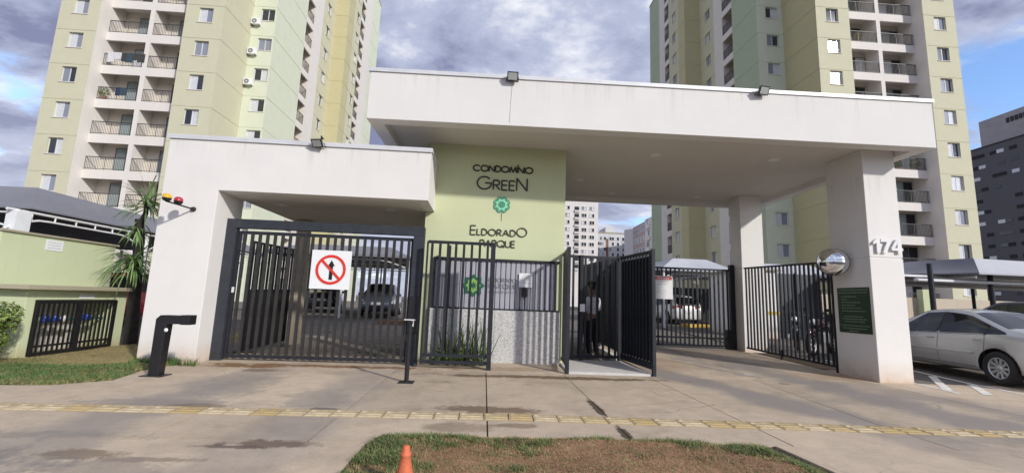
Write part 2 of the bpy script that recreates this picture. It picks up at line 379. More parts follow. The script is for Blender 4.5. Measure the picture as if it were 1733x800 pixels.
TRACKS = [(-3.55, 0.55, 2.0, 9.0, 0.65, TRK, 0.0), (-1.75, 0.50, 2.0, 9.0, 0.55, TRK, 0.0), (6.2, 0.6, 3.2, 10.5, 0.85, TRK, 0.33),
          (6.65, 0.65, 1.5, 13.0, 0.85, TRK, 0.10), (8.6, 0.6, 2.0, 9.0, 0.55, TRK, 0.25), (4.9, 0.4, 8.0, 13.0, 0.5, TRK, 0.0)]
M['concrete'] = concrete('sidewalk_concrete', (0.555, 0.45, 0.335), STAINS, TRACKS)
def groundmat(name, c1, c2, scale, rough=0.95):
    mt, nt, bs = newmat(name); bs.inputs['Roughness'].default_value = rough; bs.inputs['Specular IOR Level'].default_value = 0.2
    a = noise(nt, scale, 6, 0.65); b = noise(nt, scale*12, 5, 0.7)
    col = ramp(nt, a, [(0.33, c1), (0.67, c2)])
    col = mix(nt, 0.35, col, ramp(nt, b, [(0.3, tuple(x*0.5 for x in c1)), (0.7, tuple(min(1, x*1.4) for x in c2))]))
    nt.links.new(col, bs.inputs['Base Color']); bump(nt, bs, b, 0.5, 0.02)
    mt.diffuse_color = (*c1, 1); return mt
M['asphalt'] = groundmat('worn_asphalt', (0.13, 0.115, 0.10), (0.21, 0.185, 0.16), 0.8)
M['roadasphalt'] = groundmat('street_asphalt', (0.05, 0.05, 0.05), (0.075, 0.073, 0.07), 0.7)
M['soil'] = groundmat('red_brown_soil', (0.20, 0.105, 0.058), (0.40, 0.235, 0.14), 2.2)
M['dirtgrass'] = groundmat('dry_verge_soil', (0.22, 0.19, 0.085), (0.36, 0.28, 0.13), 1.3)
M['mortar'] = groundmat('joint_dirt', (0.045, 0.034, 0.025), (0.085, 0.062, 0.042), 3)
M['linepaint'] = plain('worn_line_paint', (0.74, 0.71, 0.64), 0.8, 0, 0.22, 5)
M['yellowpaint'] = plain('kerb_yellow', (0.62, 0.40, 0.06), 0.7, 0, 0.2, 4)
# tactile tiles: every tile its own shade, some grey with wear
for _nm, _dk in (('tactile', 0.80), ('tactile_ridge', 1.06)):
  mt, nt, bs = newmat(_nm+'_yellow'); bs.inputs['Roughness'].default_value = 0.75
  oi = nt.nodes.new('ShaderNodeObjectInfo')
  c0 = ramp(nt, oi.outputs['Random'], [(q_, tuple(x*_dk for x in c_)) for q_, c_ in ((0.0, (0.66, 0.53, 0.33)), (0.38, (0.68, 0.56, 0.37)), (0.60, (0.60, 0.45, 0.23)), (0.74, (0.52, 0.36, 0.12)), (0.88, (0.62, 0.51, 0.33)), (1.0, (0.46, 0.41, 0.30)))])
  nz = noise(nt, 9, 6, 0.7); nz2 = noise(nt, 2.3, 5, 0.6)
  c1 = mix(nt, ramp(nt, nz, [(0.40, (0.65, 0.65, 0.65)), (0.66, (0, 0, 0))]), c0, (0.42, 0.33, 0.20))
  c1 = mix(nt, ramp(nt, nz2, [(0.40, (0.7, 0.7, 0.7)), (0.52, (0, 0, 0))]), c1, (0.30, 0.23, 0.14))
  nt.links.new(c1, bs.inputs['Base Color']); bump(nt, bs, nz, 0.4, 0.004); M[_nm] = mt

# ------------------------------------------------------------------ ground
b = MB(); xs = [-420, -60, -20, 0, 20, 60, 420]; ys = [2.2, 8, 12, 16, 20, 26, 40, 90, 200, 700]
for i in range(len(xs)-1):
    for j in range(len(ys)-1):
        f = lambda x, y: (x, y, gz(y)-0.04)
        b.quad(f(xs[i], ys[j]), f(xs[i+1], ys[j]), f(xs[i+1], ys[j+1]), f(xs[i], ys[j+1]))
tag(b.build('ground', M['asphalt']), kind='structure')
b = MB(); b.quad((-420, -400, -0.16), (420, -400, -0.16), (420, 2.25, -0.16), (-420, 2.25, -0.16))
tag(b.build('road', M['roadasphalt']), kind='structure')
b = MB(); b.box(-60, 2.05, -0.2, 60, 2.2, -0.012); tag(b.build('kerb', M['concrete'], bevel=0.01), kind='structure')

# pavement: a bed of joint dirt that carries every poured slab
b = MB()
for (x0, y0, x1, y1) in ((-14, 2.2, 14, 8.0),): b.quad((x0, y0, -0.016), (x1, y0, -0.016), (x1, y1, -0.016), (x0, y1, -0.016))
b.quad((3.0, 8.0, gz(8)-0.016), (9.0, 8.0, gz(8)-0.016), (9.0, 12.6, gz(12.6)-0.016), (3.0, 12.6, gz(12.6)-0.016))
b.quad((-6.2, 8.0, -0.016), (3.0, 8.0, -0.016), (3.0, 9.6, gz(9.6)-0.016), (-6.2, 9.6, gz(9.6)-0.016))
side = tag(b.build('sidewalk', M['mortar']), kind='structure'); WL[side] = Vector()
def stripy(x): return 5.03 if x < 0.4 else 5.03-0.047*(x-0.4)
rs = random.Random(3)
def slab(poly, dz=0.0):
    g = 0.0075; cx = sum(p[0] for p in poly)/len(poly); cy = sum(p[1] for p in poly)/len(poly)
    q = [(p[0]+(g if p[0] < cx else -g), p[1]+(g if p[1] < cy else -g)) for p in poly]
    m_ = MB(); t = rs.uniform(-0.0015, 0.0015)+dz
    m_.prism(q, lambda x, y: gz(y)-0.06, lambda x, y: gz(y)+t)
    return m_.build('slab', M['concrete'], side)
SW = 0.145
X = [-13.9, -9.4, -7.0, -4.6, -2.86, -1.47, 0.09, 1.46, 2.99, 4.95, 7.2, 9.6, 13.9]
for i in range(len(X)-1):
    a, c = X[i], X[i+1]
    ta = a-(0.35 if abs(a-4.95) < 0.01 else 0); tc_ = c-(0.35 if abs(c-4.95) < 0.01 else 0)
    up = 8.0
    if c <= -4.5:  # left of the portal the slabs end at the verge
        if c <= -7.0: pu = [(a, stripy(a)+SW), (c, stripy(c)+SW), (c, 5.86), (a, 5.86)]
        elif c <= -4.6+.01: pu = [(a, stripy(a)+SW), (c, stripy(c)+SW), (c, 8.0), (-5.02, 8.0), (-5.15, 7.25), (-4.95, 6.45), (-5.4, 6.05), (a, 5.88)]
    else: pu = [(ta, stripy(ta)+SW), (tc_, stripy(tc_)+SW), (c, up), (a, up)]
    slab(pu)
    if a >= 2.9: f = lambda x: 4.215-0.03*(x-2.8); pl = [(ta, f(a)), (tc_, f(c))]
    elif c > 2.9: pl = [(ta, 4.30), (2.62, 4.18), (2.80, 4.215), (tc_, 4.21)]
    elif c < -1.2: pl = [(ta, 4.10), (tc_, 4.10)]
    elif a < -1.2: pl = [(ta, 4.10), (-0.94, 4.10), (-0.93, 4.2), (-0.86, 4.30), (-0.5, 4.32), (tc_, 4.325)]
    else: pl = [(ta, 4.325), (tc_, 4.325 if c < 1.4 else 4.30)]
    slab(pl+[(tc_, stripy(tc_)-SW), (ta, stripy(ta)-SW)])
# aprons down to the street either side of the grass bed
for p in ([(-13.9, 2.22), (-6.6, 2.22), (-6.6, 4.09), (-13.9, 4.09)], [(-6.6, 2.22), (-1.02, 2.22), (-0.96, 4.09), (-6.6, 4.09)],
          [(2.98, 2.22), (6.3, 2.22), (6.3, 4.11), (2.80, 4.215)], [(6.3, 2.22), (13.9, 2.22), (13.9, 3.88), (6.3, 4.11)]): slab(p)
# entrance lane under the canopy and the strip under the gates
for (x0, x1, y0, y1) in ((3.14, 5.15, 8.0, 10.2), (5.15, 7.36, 8.0, 10.2), (3.14, 5.15, 10.2, 12.5), (5.15, 7.36, 10.2, 12.5),
                         (-4.85, -1.25, 8.0, 9.3), (-1.25, 1.55, 8.0, 9.05), (7.36, 8.15, 8.0, 9.3)):
    slab([(x0, y0), (x1, y0), (x1, y1), (x0, y1)])
# pale raised threshold of the pedestrian gate
b = MB(); b.prism([(1.56, 8.08), (3.08, 8.03), (2.98, 9.55), (1.60, 9.5)], -0.04, lambda x, y: gz(y)+0.03)
o = b.build('threshold_slab', plain('pale_cement', (0.62, 0.59, 0.55), 0.85, 0, 0.08, 6, bmp=0.2), side, bevel=0.008)

# tactile paving: one strip, every ridged tile a part
b = MB(); n = 60; x = -8.2
pts = [(x+0.3*i) for i in range(60)]
for i in range(len(pts)-1): b.quad((pts[i], stripy(pts[i])-SW, -0.013), (pts[i+1], stripy(pts[i+1])-SW, -0.013), (pts[i+1], stripy(pts[i+1])+SW, -0.013), (pts[i], stripy(pts[i])+SW, -0.013))
strip = tag(b.build('tactile_strip', M['mortar']), kind='structure'); WL[strip] = Vector()
tb = MB(); tb.box(-0.131, -0.140, -0.02, 0.131, 0.140, 0.002); tb.cur = 1
for k in range(3):
    yy = -0.093+0.093*k
    tb.add([(-0.118, yy-0.030, 0.002), (0.118, yy-0.030, 0.002), (0.118, yy+0.030, 0.002), (-0.118, yy+0.030, 0.002),
            (-0.110, yy-0.022, 0.0075), (0.110, yy-0.022, 0.0075), (0.110, yy+0.022, 0.0075), (-0.110, yy+0.022, 0.0075)],
           [(4, 5, 6, 7), (0, 1, 5, 4), (1, 2, 6, 5), (2, 3, 7, 6), (3, 0, 4, 7)])
tile = tb.mesh('tile', [M['tactile'], M['tactile_ridge']])
x = -5.75; rt = random.Random(11)
while x < 9.2:
    s_ = -0.047 if x > 0.4 else 0
    put('tile', tile, strip, (x, stripy(x)+rt.uniform(-.004, .004), rt.uniform(-0.002, 0.002)), (rt.uniform(-.006, .006), rt.uniform(-.006, .006), s_+rt.uniform(-.012, .012)))
    x += 0.27

# parking bays beside the entrance
b = MB()
def line(a, c, w, z=-0.004):
    a, c = Vector((*a, 0)), Vector((*c, 0)); d = (c-a).normalized(); n_ = Vector((-d.y, d.x, 0))*w/2
    zz = lambda p: gz(p.y)+z
    b.quad(*[(p.x, p.y, zz(p)) for p in (a-n_, c-n_, c+n_, a+n_)])
b2 = MB()
for (x0, x1) in ((8.15, 40),):
    for (y0, y1) in ((8.0, 16), (16, 26)):
        b2.quad((x0, y0, gz(y0)-0.012), (x1, y0, gz(y0)-0.012), (x1, y1, gz(y1)-0.012), (x0, y1, gz(y1)-0.012))
tag(b2.build('parking_lot', M['asphalt']), kind='structure')
b2 = MB()
def bay(p, q, w):
    if (p[1]-8)*(q[1]-8) < 0:
        t = (8-p[1])/(q[1]-p[1]); m_ = (p[0]+(q[0]-p[0])*t, 8.0); bay(p, m_, w); bay(m_, q, w); return
    line(p, q, w, -0.0035 if min(p[1], q[1]) >= 8 else 0.0055)
bay((9.23, 7.15), (9.70, 9.6), 0.10); bay((9.70, 9.62), (9.95, 11.2), 0.10); bay((7.98, 7.10), (8.20, 8.25), 0.10); bay((8.22, 8.3), (8.7, 10.9), 0.10)
bay((8.06, 7.36), (9.47, 8.95), 0.13); bay((8.42, 7.05), (9.33, 8.08), 0.13); bay((8.32, 8.75), (9.6, 10.2), 0.13)
tag(b.build('parking_lines', M['linepaint']), kind='structure')
# faded arrow on the entrance lane
b = MB(); line((4.35, 10.1), (5.25, 8.35), 0.17, 0.006); line((4.45, 10.3), (5.0, 10.15), 0.16, 0.0065); line((4.9, 8.45), (5.35, 8.25), 0.14, 0.007)
tag(b.build('lane_marking', plain('ghost_line_paint', (0.46, 0.40, 0.34), 0.85, 0, 0.2, 5)), kind='structure')

# inner road behind the left gate: small dark interlocking pavers
M['paver'] = concrete('inner_road_paver', (0.25, 0.215, 0.18), [(-2.6, 10.0, 1.4, 0.8, 0.5, (0.08, 0.07, 0.06))], (), tintvar=0.2)
b = MB()
for (y0, y1) in ((9.3, 16), (16, 26), (26, 34)):
    b.quad((-4.7, y0, gz(y0)-0.03), (1.0, y0, gz(y0)-0.03), (1.0, y1, gz(y1)-0.03), (-4.7, y1, gz(y1)-0.03))
inner = tag(b.build('inner_road', M['asphalt']), kind='structure')
b = MB(); rp = random.Random(5)
for r_ in range(36):
    for c_ in range(24):
        x0 = -4.62+c_*0.22+(0.11 if r_ % 2 else 0); y0 = 9.32+r_*0.20; h = rp.uniform(-0.006, 0.004)
        b.box(x0+.006, y0+.006, gz(y0)-0.03, x0+0.214, y0+0.194, gz(y0)+h)
pv = b.build('pavers', M['paver'], inner); pv['kind'] = 'stuff'

# ------------------------------------------------------------------ verge and grass bed
def inpoly(x, y, poly):
    r_ = False; j = len(poly)-1
    for i in range(len(poly)):
        (xi, yi), (xj, yj) = poly[i], poly[j]
        if (yi > y) != (yj > y) and x < (xj-xi)*(y-yi)/(yj-yi)+xi: r_ = not r_
        j = i
    return r_
from mathutils import noise as mnoise
def hmap(x, y): return 0.03*mnoise.noise(Vector((x*1.3, y*1.3, 1.0)))+0.012*mnoise.noise(Vector((x*6, y*6, 3.0)))
def edge_d(x, y, poly):
    d = 9
    for i in range(len(poly)):
        a, c = Vector(poly[i]), Vector(poly[(i+1) % len(poly)]); p = Vector((x, y)); t = max(0, min(1, (p-a).dot(c-a)/(c-a).length_squared)); d = min(d, (p-(a+(c-a)*t)).length)
    return d
def soil_patch(name, poly, step, mt, base, lift):
    xs_ = [p[0] for p in poly]; ys_ = [p[1] for p in poly]; b = MB(); b.smooth = True; idx = {}
    nx = int((max(xs_)-min(xs_))/step)+2; ny = int((max(ys_)-min(ys_))/step)+2
    hf = lambda x, y: base(x, y)+(lift*min(1, edge_d(x, y, poly)/0.18)+hmap(x, y)*min(1, edge_d(x, y, poly)/0.25) if inpoly(x, y, poly) else -0.03)
    V, F = [], []
    for j in range(ny):
        for i in range(nx):
            x, y = min(xs_)+(i-.5)*step, min(ys_)+(j-.5)*step; V.append((x, y, hf(x, y)))
    for j in range(ny-1):
        for i in range(nx-1):
            cx_, cy_ = V[j*nx+i][0]+step/2, V[j*nx+i][1]+step/2
            if inpoly(cx_, cy_, poly): F.append((j*nx+i, j*nx+i+1, (j+1)*nx+i+1, (j+1)*nx+i))
    b.add(V, F); o = b.build(name, mt); tag(o, kind='structure'); return hf
M['grass1'] = plain('grass_green', (0.07, 0.15, 0.035), 0.7, 0, 0.35, 3.0)
M['grass2'] = plain('grass_straw', (0.31, 0.225, 0.11), 0.8, 0, 0.3, 3.0)
M['grass3'] = plain('grass_olive', (0.16, 0.18, 0.06), 0.75, 0, 0.3, 3.0)
def grass(name, poly, hf, n, hrange, pick, lab, seed, spread=0.5, width=0.004):
    rg = random.Random(seed); xs_ = [p[0] for p in poly]; ys_ = [p[1] for p in poly]; b = MB(); k = 0
    while k < n:
        x, y = rg.uniform(min(xs_), max(xs_)), rg.uniform(min(ys_), max(ys_))
        k += 1
        if not inpoly(x, y, poly): continue
        r_ = pick(x, y, rg)
        if r_ is None: continue
        mi, hs = r_; h = rg.uniform(*hrange)*hs; a = rg.uniform(0, 6.283); l = h*rg.uniform(0.2, 1.0)*spread*2
        w = rg.uniform(.7, 1.3)*width; z = hf(x, y)-0.004; dx, dy = math.cos(a), math.sin(a); px, py = -dy*w, dx*w
        b.cur = mi
        m1 = (x+dx*l*0.35, y+dy*l*0.35, z+h*0.62)
        b.add([(x-px, y-py, z), (x+px, y+py, z), (m1[0]+px*.7, m1[1]+py*.7, m1[2]), (m1[0]-px*.7, m1[1]-py*.7, m1[2]), (x+dx*l, y+dy*l, z+h)],
              [(0, 1, 2, 3), (3, 2, 4)])
    return tag(b.build(name, [M['grass1'], M['grass2'], M['grass3']]), kind='stuff')
BED = [(-1.02, 2.25), (-0.98, 3.4), (-0.93, 4.2), (-0.86, 4.30), (-0.5, 4.33), (0.3, 4.33), (1.2, 4.33), (2.1, 4.31), (2.66, 4.19), (2.74, 3.75), (2.78, 3.3), (2.95, 2.25)]
hb = soil_patch('grass_bed', BED, 0.05, M['soil'], lambda x, y: -0.012, 0.045)
def pick_bed(x, y, rg):
    d = edge_d(x, y, BED); nz = mnoise.noise(Vector((x*1.7, y*2.4, 7.0)))+.5*mnoise.noise(Vector((x*5, y*6, 2.0)))
    g = 0.50-d*1.5+nz*1.7 if y > 3.2 else nz*1.3-0.1
    if x < -0.3: g += 0.45
    if y > 4.2: g -= 0.2 if x < 0 else 0.4
    g += rg.uniform(-.28, .28)
    if g > 0.45: return (0 if rg.random() < 0.50 else 2, 1.1) if rg.random() < 0.78 else (1, 1.0)
    if g > 0.0: return (rg.choice((2, 1, 1, 2, 0)), 0.7) if rg.random() < 0.6 else None
    return (rg.choice((1, 1, 1, 2)), 0.42) if rg.random() < 0.55+0.3*nz else None
grass('bed_grass', BED, hb, 105000, (0.012, 0.042), pick_bed, '', 21, spread=1.0, width=0.0035)
VERGE = [(-13, 5.87), (-7.0, 5.87), (-5.4, 6.06), (-4.97, 6.47), (-5.15, 7.25), (-5.02, 7.98), (-5.9, 8.1), (-5.9, 12.5), (-7.4, 12.5), (-7.65, 8.0), (-7.9, 7.9), (-13, 7.9)]
hv = soil_patch('verge', VERGE, 0.12, M['dirtgrass'], lambda x, y: max(0, gz(y))-0.01, 0.035)
def pick_v(x, y, rg):
    nz = mnoise.noise(Vector((x*1.2, y*1.6, 2.0)))
    g = 1.45-(y-5.9)*0.70+nz*0.4+(x+6)*0.10
    if g > 0.42: return (0 if rg.random() < 0.75 else 2, 1.0)
    if g > 0.05: return (rg.choice((2, 1, 2, 0)), 0.7) if rg.random() < 0.6 else None
    return (rg.choice((1, 1, 2)), 0.5) if rg.random() < 0.35 else None
grass('verge_grass', VERGE, hv, 150000, (0.018, 0.045), pick_v, '', 22, spread=0.9, width=0.004)
TUFT = [(-5.75, 7.7), (-4.7, 7.72), (-4.75, 7.96), (-5.85, 7.98)]
grass('weeds', TUFT, lambda x, y: 0.0, 700, (0.06, 0.16), lambda x, y, rg: (rg.choice((0, 0, 2)), 1.0) if mnoise.noise(Vector((x*6, y*6, 0))) > -0.05 else None, '', 23, width=0.007)
# ------------------------------------------------------------------ stroke lettering
def arc(cx, cy, rx, ry, a0, a1, n=14): return [(cx+rx*math.cos(R(a0+(a1-a0)*i/n)), cy+ry*math.sin(R(a0+(a1-a0)*i/n))) for i in range(n+1)]
GL = {  # glyph: (advance width, strokes) on a unit-high box
 'C': (0.92, [arc(.5, .5, .5, .5, 45, 315, 22)]), 'O': (1.0, [arc(.5, .5, .5, .5, 0, 360, 28)]),
 'N': (.74, [[(0, 0), (0, 1)], [(0, 1), (.74, 0)], [(.74, 0), (.74, 1)]]),
 'D': (.72, [[(0, 0), (0, 1)], [(0, 1), (.24, 1)]+arc(.24, .5, .48, .5, 90, -90, 16)+[(0, 0)]]),
 'M': (.92, [[(0, 0), (.14, 1)], [(.14, 1), (.46, .05)], [(.46, .05), (.78, 1)], [(.78, 1), (.92, 0)]]),
 'I': (.0, [[(0, 0), (0, 1)]]), 'Í': (.0, [[(0, 0), (0, 1)], [(0, 1.12), (.16, 1.36)]]),
 'G': (1.0, [arc(.5, .5, .5, .5, 45, 360, 24)+[(.55, .5)]]),
 'R': (.58, [[(0, 0), (0, 1)], [(0, 1), (.28, 1)]+arc(.28, .74, .26, .26, 90, -90, 12)+[(0, .48)], [(.22, .48), (.58, 0)]]),
 'E': (.5, [[(0, 0), (0, 1)], [(0, 1), (.5, 1)], [(0, .52), (.46, .52)], [(0, 0), (.5, 0)]]),
 'L': (.44, [[(0, 1), (0, 0)], [(0, 0), (.44, 0)]]), 'A': (.84, [[(0, 0), (.42, 1)], [(.42, 1), (.84, 0)], [(.15, .34), (.69, .34)]]),
 'P': (.56, [[(0, 0), (0, 1)], [(0, 1), (.28, 1)]+arc(.28, .72, .28, .28, 90, -90, 12)+[(0, .44)]]),
 'Q': (1.0, [arc(.5, .5, .5, .5, 0, 360, 28), [(.58, .32), (.98, -.06)]]),
 'U': (.66, [[(0, 1), (0, .33)]+arc(.33, .33, .33, .33, 180, 360, 12)+[(.66, 1)]]),
}
def ribbon(b, pts, w, y0, y1):
    """flat stroke of width w in the x-z plane, from y1 (back) to y0 (front)"""
    P = [Vector(p) for p in pts]; k = len(P); closed = (P[0]-P[-1]).length < 1e-6; Lf, Rt = [], []
    for i in range(k):
        d0 = (P[i]-P[i-1]).normalized() if i > 0 else ((P[0]-P[-2]).normalized() if closed else None)
        d1 = (P[i+1]-P[i]).normalized() if i < k-1 else ((P[1]-P[0]).normalized() if closed else None)
        d0 = d0 if d0 is not None else d1; d1 = d1 if d1 is not None else d0
        n0, n1 = Vector((-d0.y, d0.x)), Vector((-d1.y, d1.x)); mt_ = (n0+n1).normalized(); s_ = w/2/max(0.5, mt_.dot(n0))
        Lf.append(P[i]+mt_*s_); Rt.append(P[i]-mt_*s_)
    vs = [(p.x, y0, p.y) for p in Lf]+[(p.x, y0, p.y) for p in Rt]+[(p.x, y1, p.y) for p in Lf]+[(p.x, y1, p.y) for p in Rt]
    fs = []
    for i in range(k-1):
        fs += [(i, i+1, k+i+1, k+i), (i, 2*k+i, 2*k+i+1, i+1), (k+i, k+i+1, 3*k+i+1, 3*k+i)]
    if not closed: fs += [(0, k, 3*k, 2*k), (k-1, 3*k-1, 4*k-1, 2*k-1)]
    b.add(vs, fs)
def word(name, text, x0, x1, zbase, heights, wt, y, mt, parent, gap=0.12, depth=0.015, small=None):
    """text set between x0 and x1; heights: one height per letter"""
    hs = heights if isinstance(heights, (list, tuple)) else [heights]*len(text)
    hm = max(hs); adv = [GL[c][0]*h for c, h in zip(text, hs)]
    tot = sum(adv); g = (x1-x0-wt-tot)/max(1, len(text)-1)
    x = x0+wt/2; b = MB(); k = 0
    for c, h, a in zip(text, hs, adv):
        zb = zbase
        for st in GL[c][1]:
            ribbon(b, [(x+p[0]*h, zb+wt/2+p[1]*(h-wt)) for p in st], wt, y-depth-0.0006*(k % 5), y); k += 1
        x += a+g
    return b.build(name, mt, parent)
def text_mesh(name, s, mt, width, height, depth, bold=0.0):
    cu = bpy.data.curves.new(name, 'FONT'); cu.body = s; cu.size = 1; cu.extrude = 0.5; cu.offset = bold; cu.resolution_u = 6
    o = bpy.data.objects.new(name, cu); COL.objects.link(o)
    dg = bpy.context.evaluated_depsgraph_get(); me = bpy.data.meshes.new_from_object(o.evaluated_get(dg)); bpy.data.objects.remove(o)
    xs_ = [v.co.x for v in me.vertices]; ys_ = [v.co.y for v in me.vertices]; zs_ = [v.co.z for v in me.vertices]
    for v in me.vertices:   # stand it up in x-z, front towards -y
        v.co = ((v.co.x-min(xs_))/(max(xs_)-min(xs_))*width, -(v.co.z-min(zs_))/(max(zs_)-min(zs_))*depth, (v.co.y-min(ys_))/(max(ys_)-min(ys_))*height)
    me.materials.clear(); me.materials.append(mt); me.name = name; return me
def disc(b, cx, cz, r, y, n=32, r0=0.0):
    if r0 == 0: b.add([(cx+r*math.cos(2*math.pi*i/n), y, cz+r*math.sin(2*math.pi*i/n)) for i in range(n)], [tuple(range(n))])
    else:
        vs = [(cx+q*math.cos(2*math.pi*i/n), y, cz+q*math.sin(2*math.pi*i/n)) for q in (r, r0) for i in range(n)]
        b.add(vs, [(i, (i+1) % n, n+(i+1) % n, n+i) for i in range(n)])
def plate(b, pts, y0, y1):  # polygon in x-z pushed to thickness
    n = len(pts); b.add([(p[0], y0, p[1]) for p in pts]+[(p[0], y1, p[1]) for p in pts], [tuple(range(n)), tuple(range(2*n-1, n-1, -1))]+[(i, n+i, n+(i+1) % n, (i+1) % n) for i in range(n)])
def petals(cx, cz, ro, ri, n, rot=0.0, k=12):
    pts = []
    for i in range(n*k):
        t = 2*math.pi*i/(n*k); q = abs(math.sin(n*t/2+rot)); pts.append((cx+(ri+(ro-ri)*q**0.55)*math.cos(t), cz+(ri+(ro-ri)*q**0.55)*math.sin(t)))
    return pts

# ------------------------------------------------------------------ the big canopy
cn = thing('entrance_canopy', 'large white entrance canopy over the vehicle lane with number 174 on its front column', 'canopy', (2.5, 9, 0))
FL, FR, BR, BL = (-2.25, 7.60), (8.37, 7.40), (8.45, 13.10), (-2.15, 13.40)
ZB, ZT = 4.39, 5.32
def lerp(a, c, t): return (a[0]+(c[0]-a[0])*t, a[1]+(c[1]-a[1])*t)
def inset(d):
    return ((FL[0]+d, FL[1]+d), (FR[0]-d, FR[1]+d), (BR[0]-d, BR[1]-d), (BL[0]+d, BL[1]-d))
I = inset(0.26)
b = MB(); b.prism([FL, FR, I[1], I[0]], ZB, ZT); b.build('fascia', M['white'], cn, bevel=0.008)
b = MB(); b.prism([FR, BR, I[2], I[1]], ZB, ZT); b.build('fascia', M['white'], cn, bevel=0.008)
b = MB(); b.prism([BR, BL, I[3], I[2]], ZB, ZT); b.build('fascia', M['white'], cn, bevel=0.008)
b = MB(); b.prism([BL, FL, I[0], I[3]], ZB, ZT); b.build('fascia', M['white'], cn, bevel=0.008)
b = MB(); b.prism(list(I), ZB+0.13, ZB+0.24); b.build('soffit', M['soffit'], cn)
b = MB(); b.prism(list(I), ZT-0.25, ZT-0.15); b.build('roof_slab', M['coping'], cn)
O = inset(-0.025); I2 = inset(0.16)
b = MB()
for i in range(4):
    j = (i+1) % 4; b.prism([O[i], O[j], I2[j], I2[i]], ZT-0.0, ZT+0.035+0.0005*i)
    k1 = inset(-0.022)
    b.prism([O[i], O[j], inset(-0.006)[j], inset(-0.006)[i]], ZT-0.035, ZT+0.002)
b.build('flashing', M['flash'], cn)
def column(x0, y0, x1, y1, zb, zt, zj):
    b = MB(); b.box(x0, y0, zb, x1, y1, zj-0.008); b.box(x0, y0, zj+0.008, x1, y1, zt); b.box(x0+.012, y0+.012, zj-0.02, x1-.012, y1-.012, zj+0.02)
    return b.build('column', M['white'], cn, bevel=0.010)
colf = column(7.42, 8.0, 8.105, 8.95, -0.08, ZB+0.13, 2.345)
colr = column(7.27, 12.0, 7.93, 12.55, gz(12)-0.1, ZB+0.13, 2.40)
for polys, x in (([[(0, .76), (.28, 1), (.50, 1), (.50, 0), (.24, 0), (.24, .70), (0, .56)]], 7.475), ([[(0, 1), (.72, 1), (.72, .82), (.38, 0), (.10, 0), (.44, .78), (0, .78)]], 7.635),
                 ([[(0, .38), (.40, 1), (.64, 1), (.24, .38)], [(0, .19), (.84, .19), (.84, .38), (0, .38)], [(.44, 0), (.68, 0), (.68, .97), (.44, .97)]], 7.845)):
    b = MB()
    for k, q in enumerate(polys): plate(b, [(x+u*.272, 2.435+v*.275) for u, v in q], 7.952-.001*k, 7.984+.0005*k)
    o = b.build('digit', M['digit'], colf)

lm = MB(); lm.lathe([(0.0, -0.016), (0.10, -0.016), (0.115, -0.008), (0.118, 0.0)], 20); dl = lm.mesh('downlight', M['whitepaint'])
for (rx, rz_) in ((0.40, 0.361), (0.699, 0.366), (0.213, 0.289), (0.501, 0.262), (0.291, 0.26)):
    zc = ZB+0.128; Y = (zc-H)/rz_; put('downlight', dl, cn, (rx*Y, Y, zc))

# ------------------------------------------------------------------ the low white portal on the left
pt = thing('gate_portal', 'low white rendered portal framing the dark vehicle gate on the left', 'portal', (-3.4, 8.4, 0))
b = MB(); plate(b, [(-5.83, -.08), (-4.87, -.08), (-4.87, 3.03), (-1.12, 3.03), (-1.12, 3.985), (-5.83, 3.985)], 8.0, 8.86)
b.build('wall', M['white'], pt, bevel=0.008, fix=True)
b = MB(); b.box(-4.87, 8.862, 3.03, -1.12, 9.052, 3.984); b.box(-4.87, 9.053, 3.03, -1.31, 11.6, 3.984)
b.build('roof_body', M['white'], pt)
b = MB(); b.prism([(-4.84, 8.28), (-1.3, 8.28), (-1.3, 11.3), (-4.84, 11.3)], 3.022, 3.028); b.build('soffit', M['soffit'], pt)
b = MB(); b.prism([(-5.86, 7.97), (-1.09, 7.97), (-1.09, 8.15), (-5.86, 8.15)], 3.985, 4.03); b.prism([(-1.25, 8.15), (-1.09, 8.15), (-1.09, 9.05), (-1.25, 9.05)], 3.985, 4.0295)
b.prism([(-5.86, 7.97), (-1.09, 7.97), (-1.09, 7.985), (-5.86, 7.985)], 3.95, 3.986)
b.build('flashing', M['flash'], pt)
for px in (-4.2, -2.0): put('downlight', dl, pt, (px, 9.03, 3.02))

# ------------------------------------------------------------------ green sign wall (front of the guard house)
sw = thing('sign_wall', 'pale green guardhouse wall lettered with the condominium name', 'guardhouse', (0.2, 10, 0))
b = MB(); b.box(-1.3, 9.055, -0.05, 1.635, 12.3, ZB+0.13); b.build('wall', M['green'], sw, bevel=0.006)
YW = 9.055
word('lettering', 'CONDOMÍNIO', -0.37, 0.93, 3.945, 0.155, 0.030, YW, M['letter'], sw)
word('lettering', 'GREEN', -0.27, 0.82, 3.555, [0.30, 0.235, 0.235, 0.235, 0.30], 0.030, YW, M['letter'], sw)
word('lettering', 'ELDORADO', -0.36, 0.84, 2.575, [0.215, .15, .15, .15, .15, .15, .15, 0.205], 0.023, YW, M['letter'], sw)
word('lettering', 'PARQUE', -0.15, 0.60, 2.34, 0.155, 0.023, YW, M['letter'], sw)
tq = plain('emblem_teal', (0.075, 0.26, 0.17), 0.45); mint = plain('emblem_mint', (0.25, 0.70, 0.42), 0.45); sage = plain('emblem_sage', (0.16, 0.38, 0.24), 0.45)
b = MB(); plate(b, petals(0.28, 3.25, 0.185, 0.150, 8), YW-0.012, YW); em = b.build('emblem', tq, sw)
b = MB(); plate(b, petals(0.28, 3.25, 0.128, 0.088, 8), YW-0.018, YW-0.012); b.build('inner_petals', mint, em)
b = MB(); plate(b, petals(0.28, 3.25, 0.078, 0.060, 8), YW-0.023, YW-0.018); b.build('centre', tq, em)
b = MB()
for i in range(8):
    t = R(22.5+45*i); disc(b, 0.28+0.148*math.cos(t), 3.25+0.148*math.sin(t), 0.022, YW-0.0135, 10)
b.build('dots', sage, em)
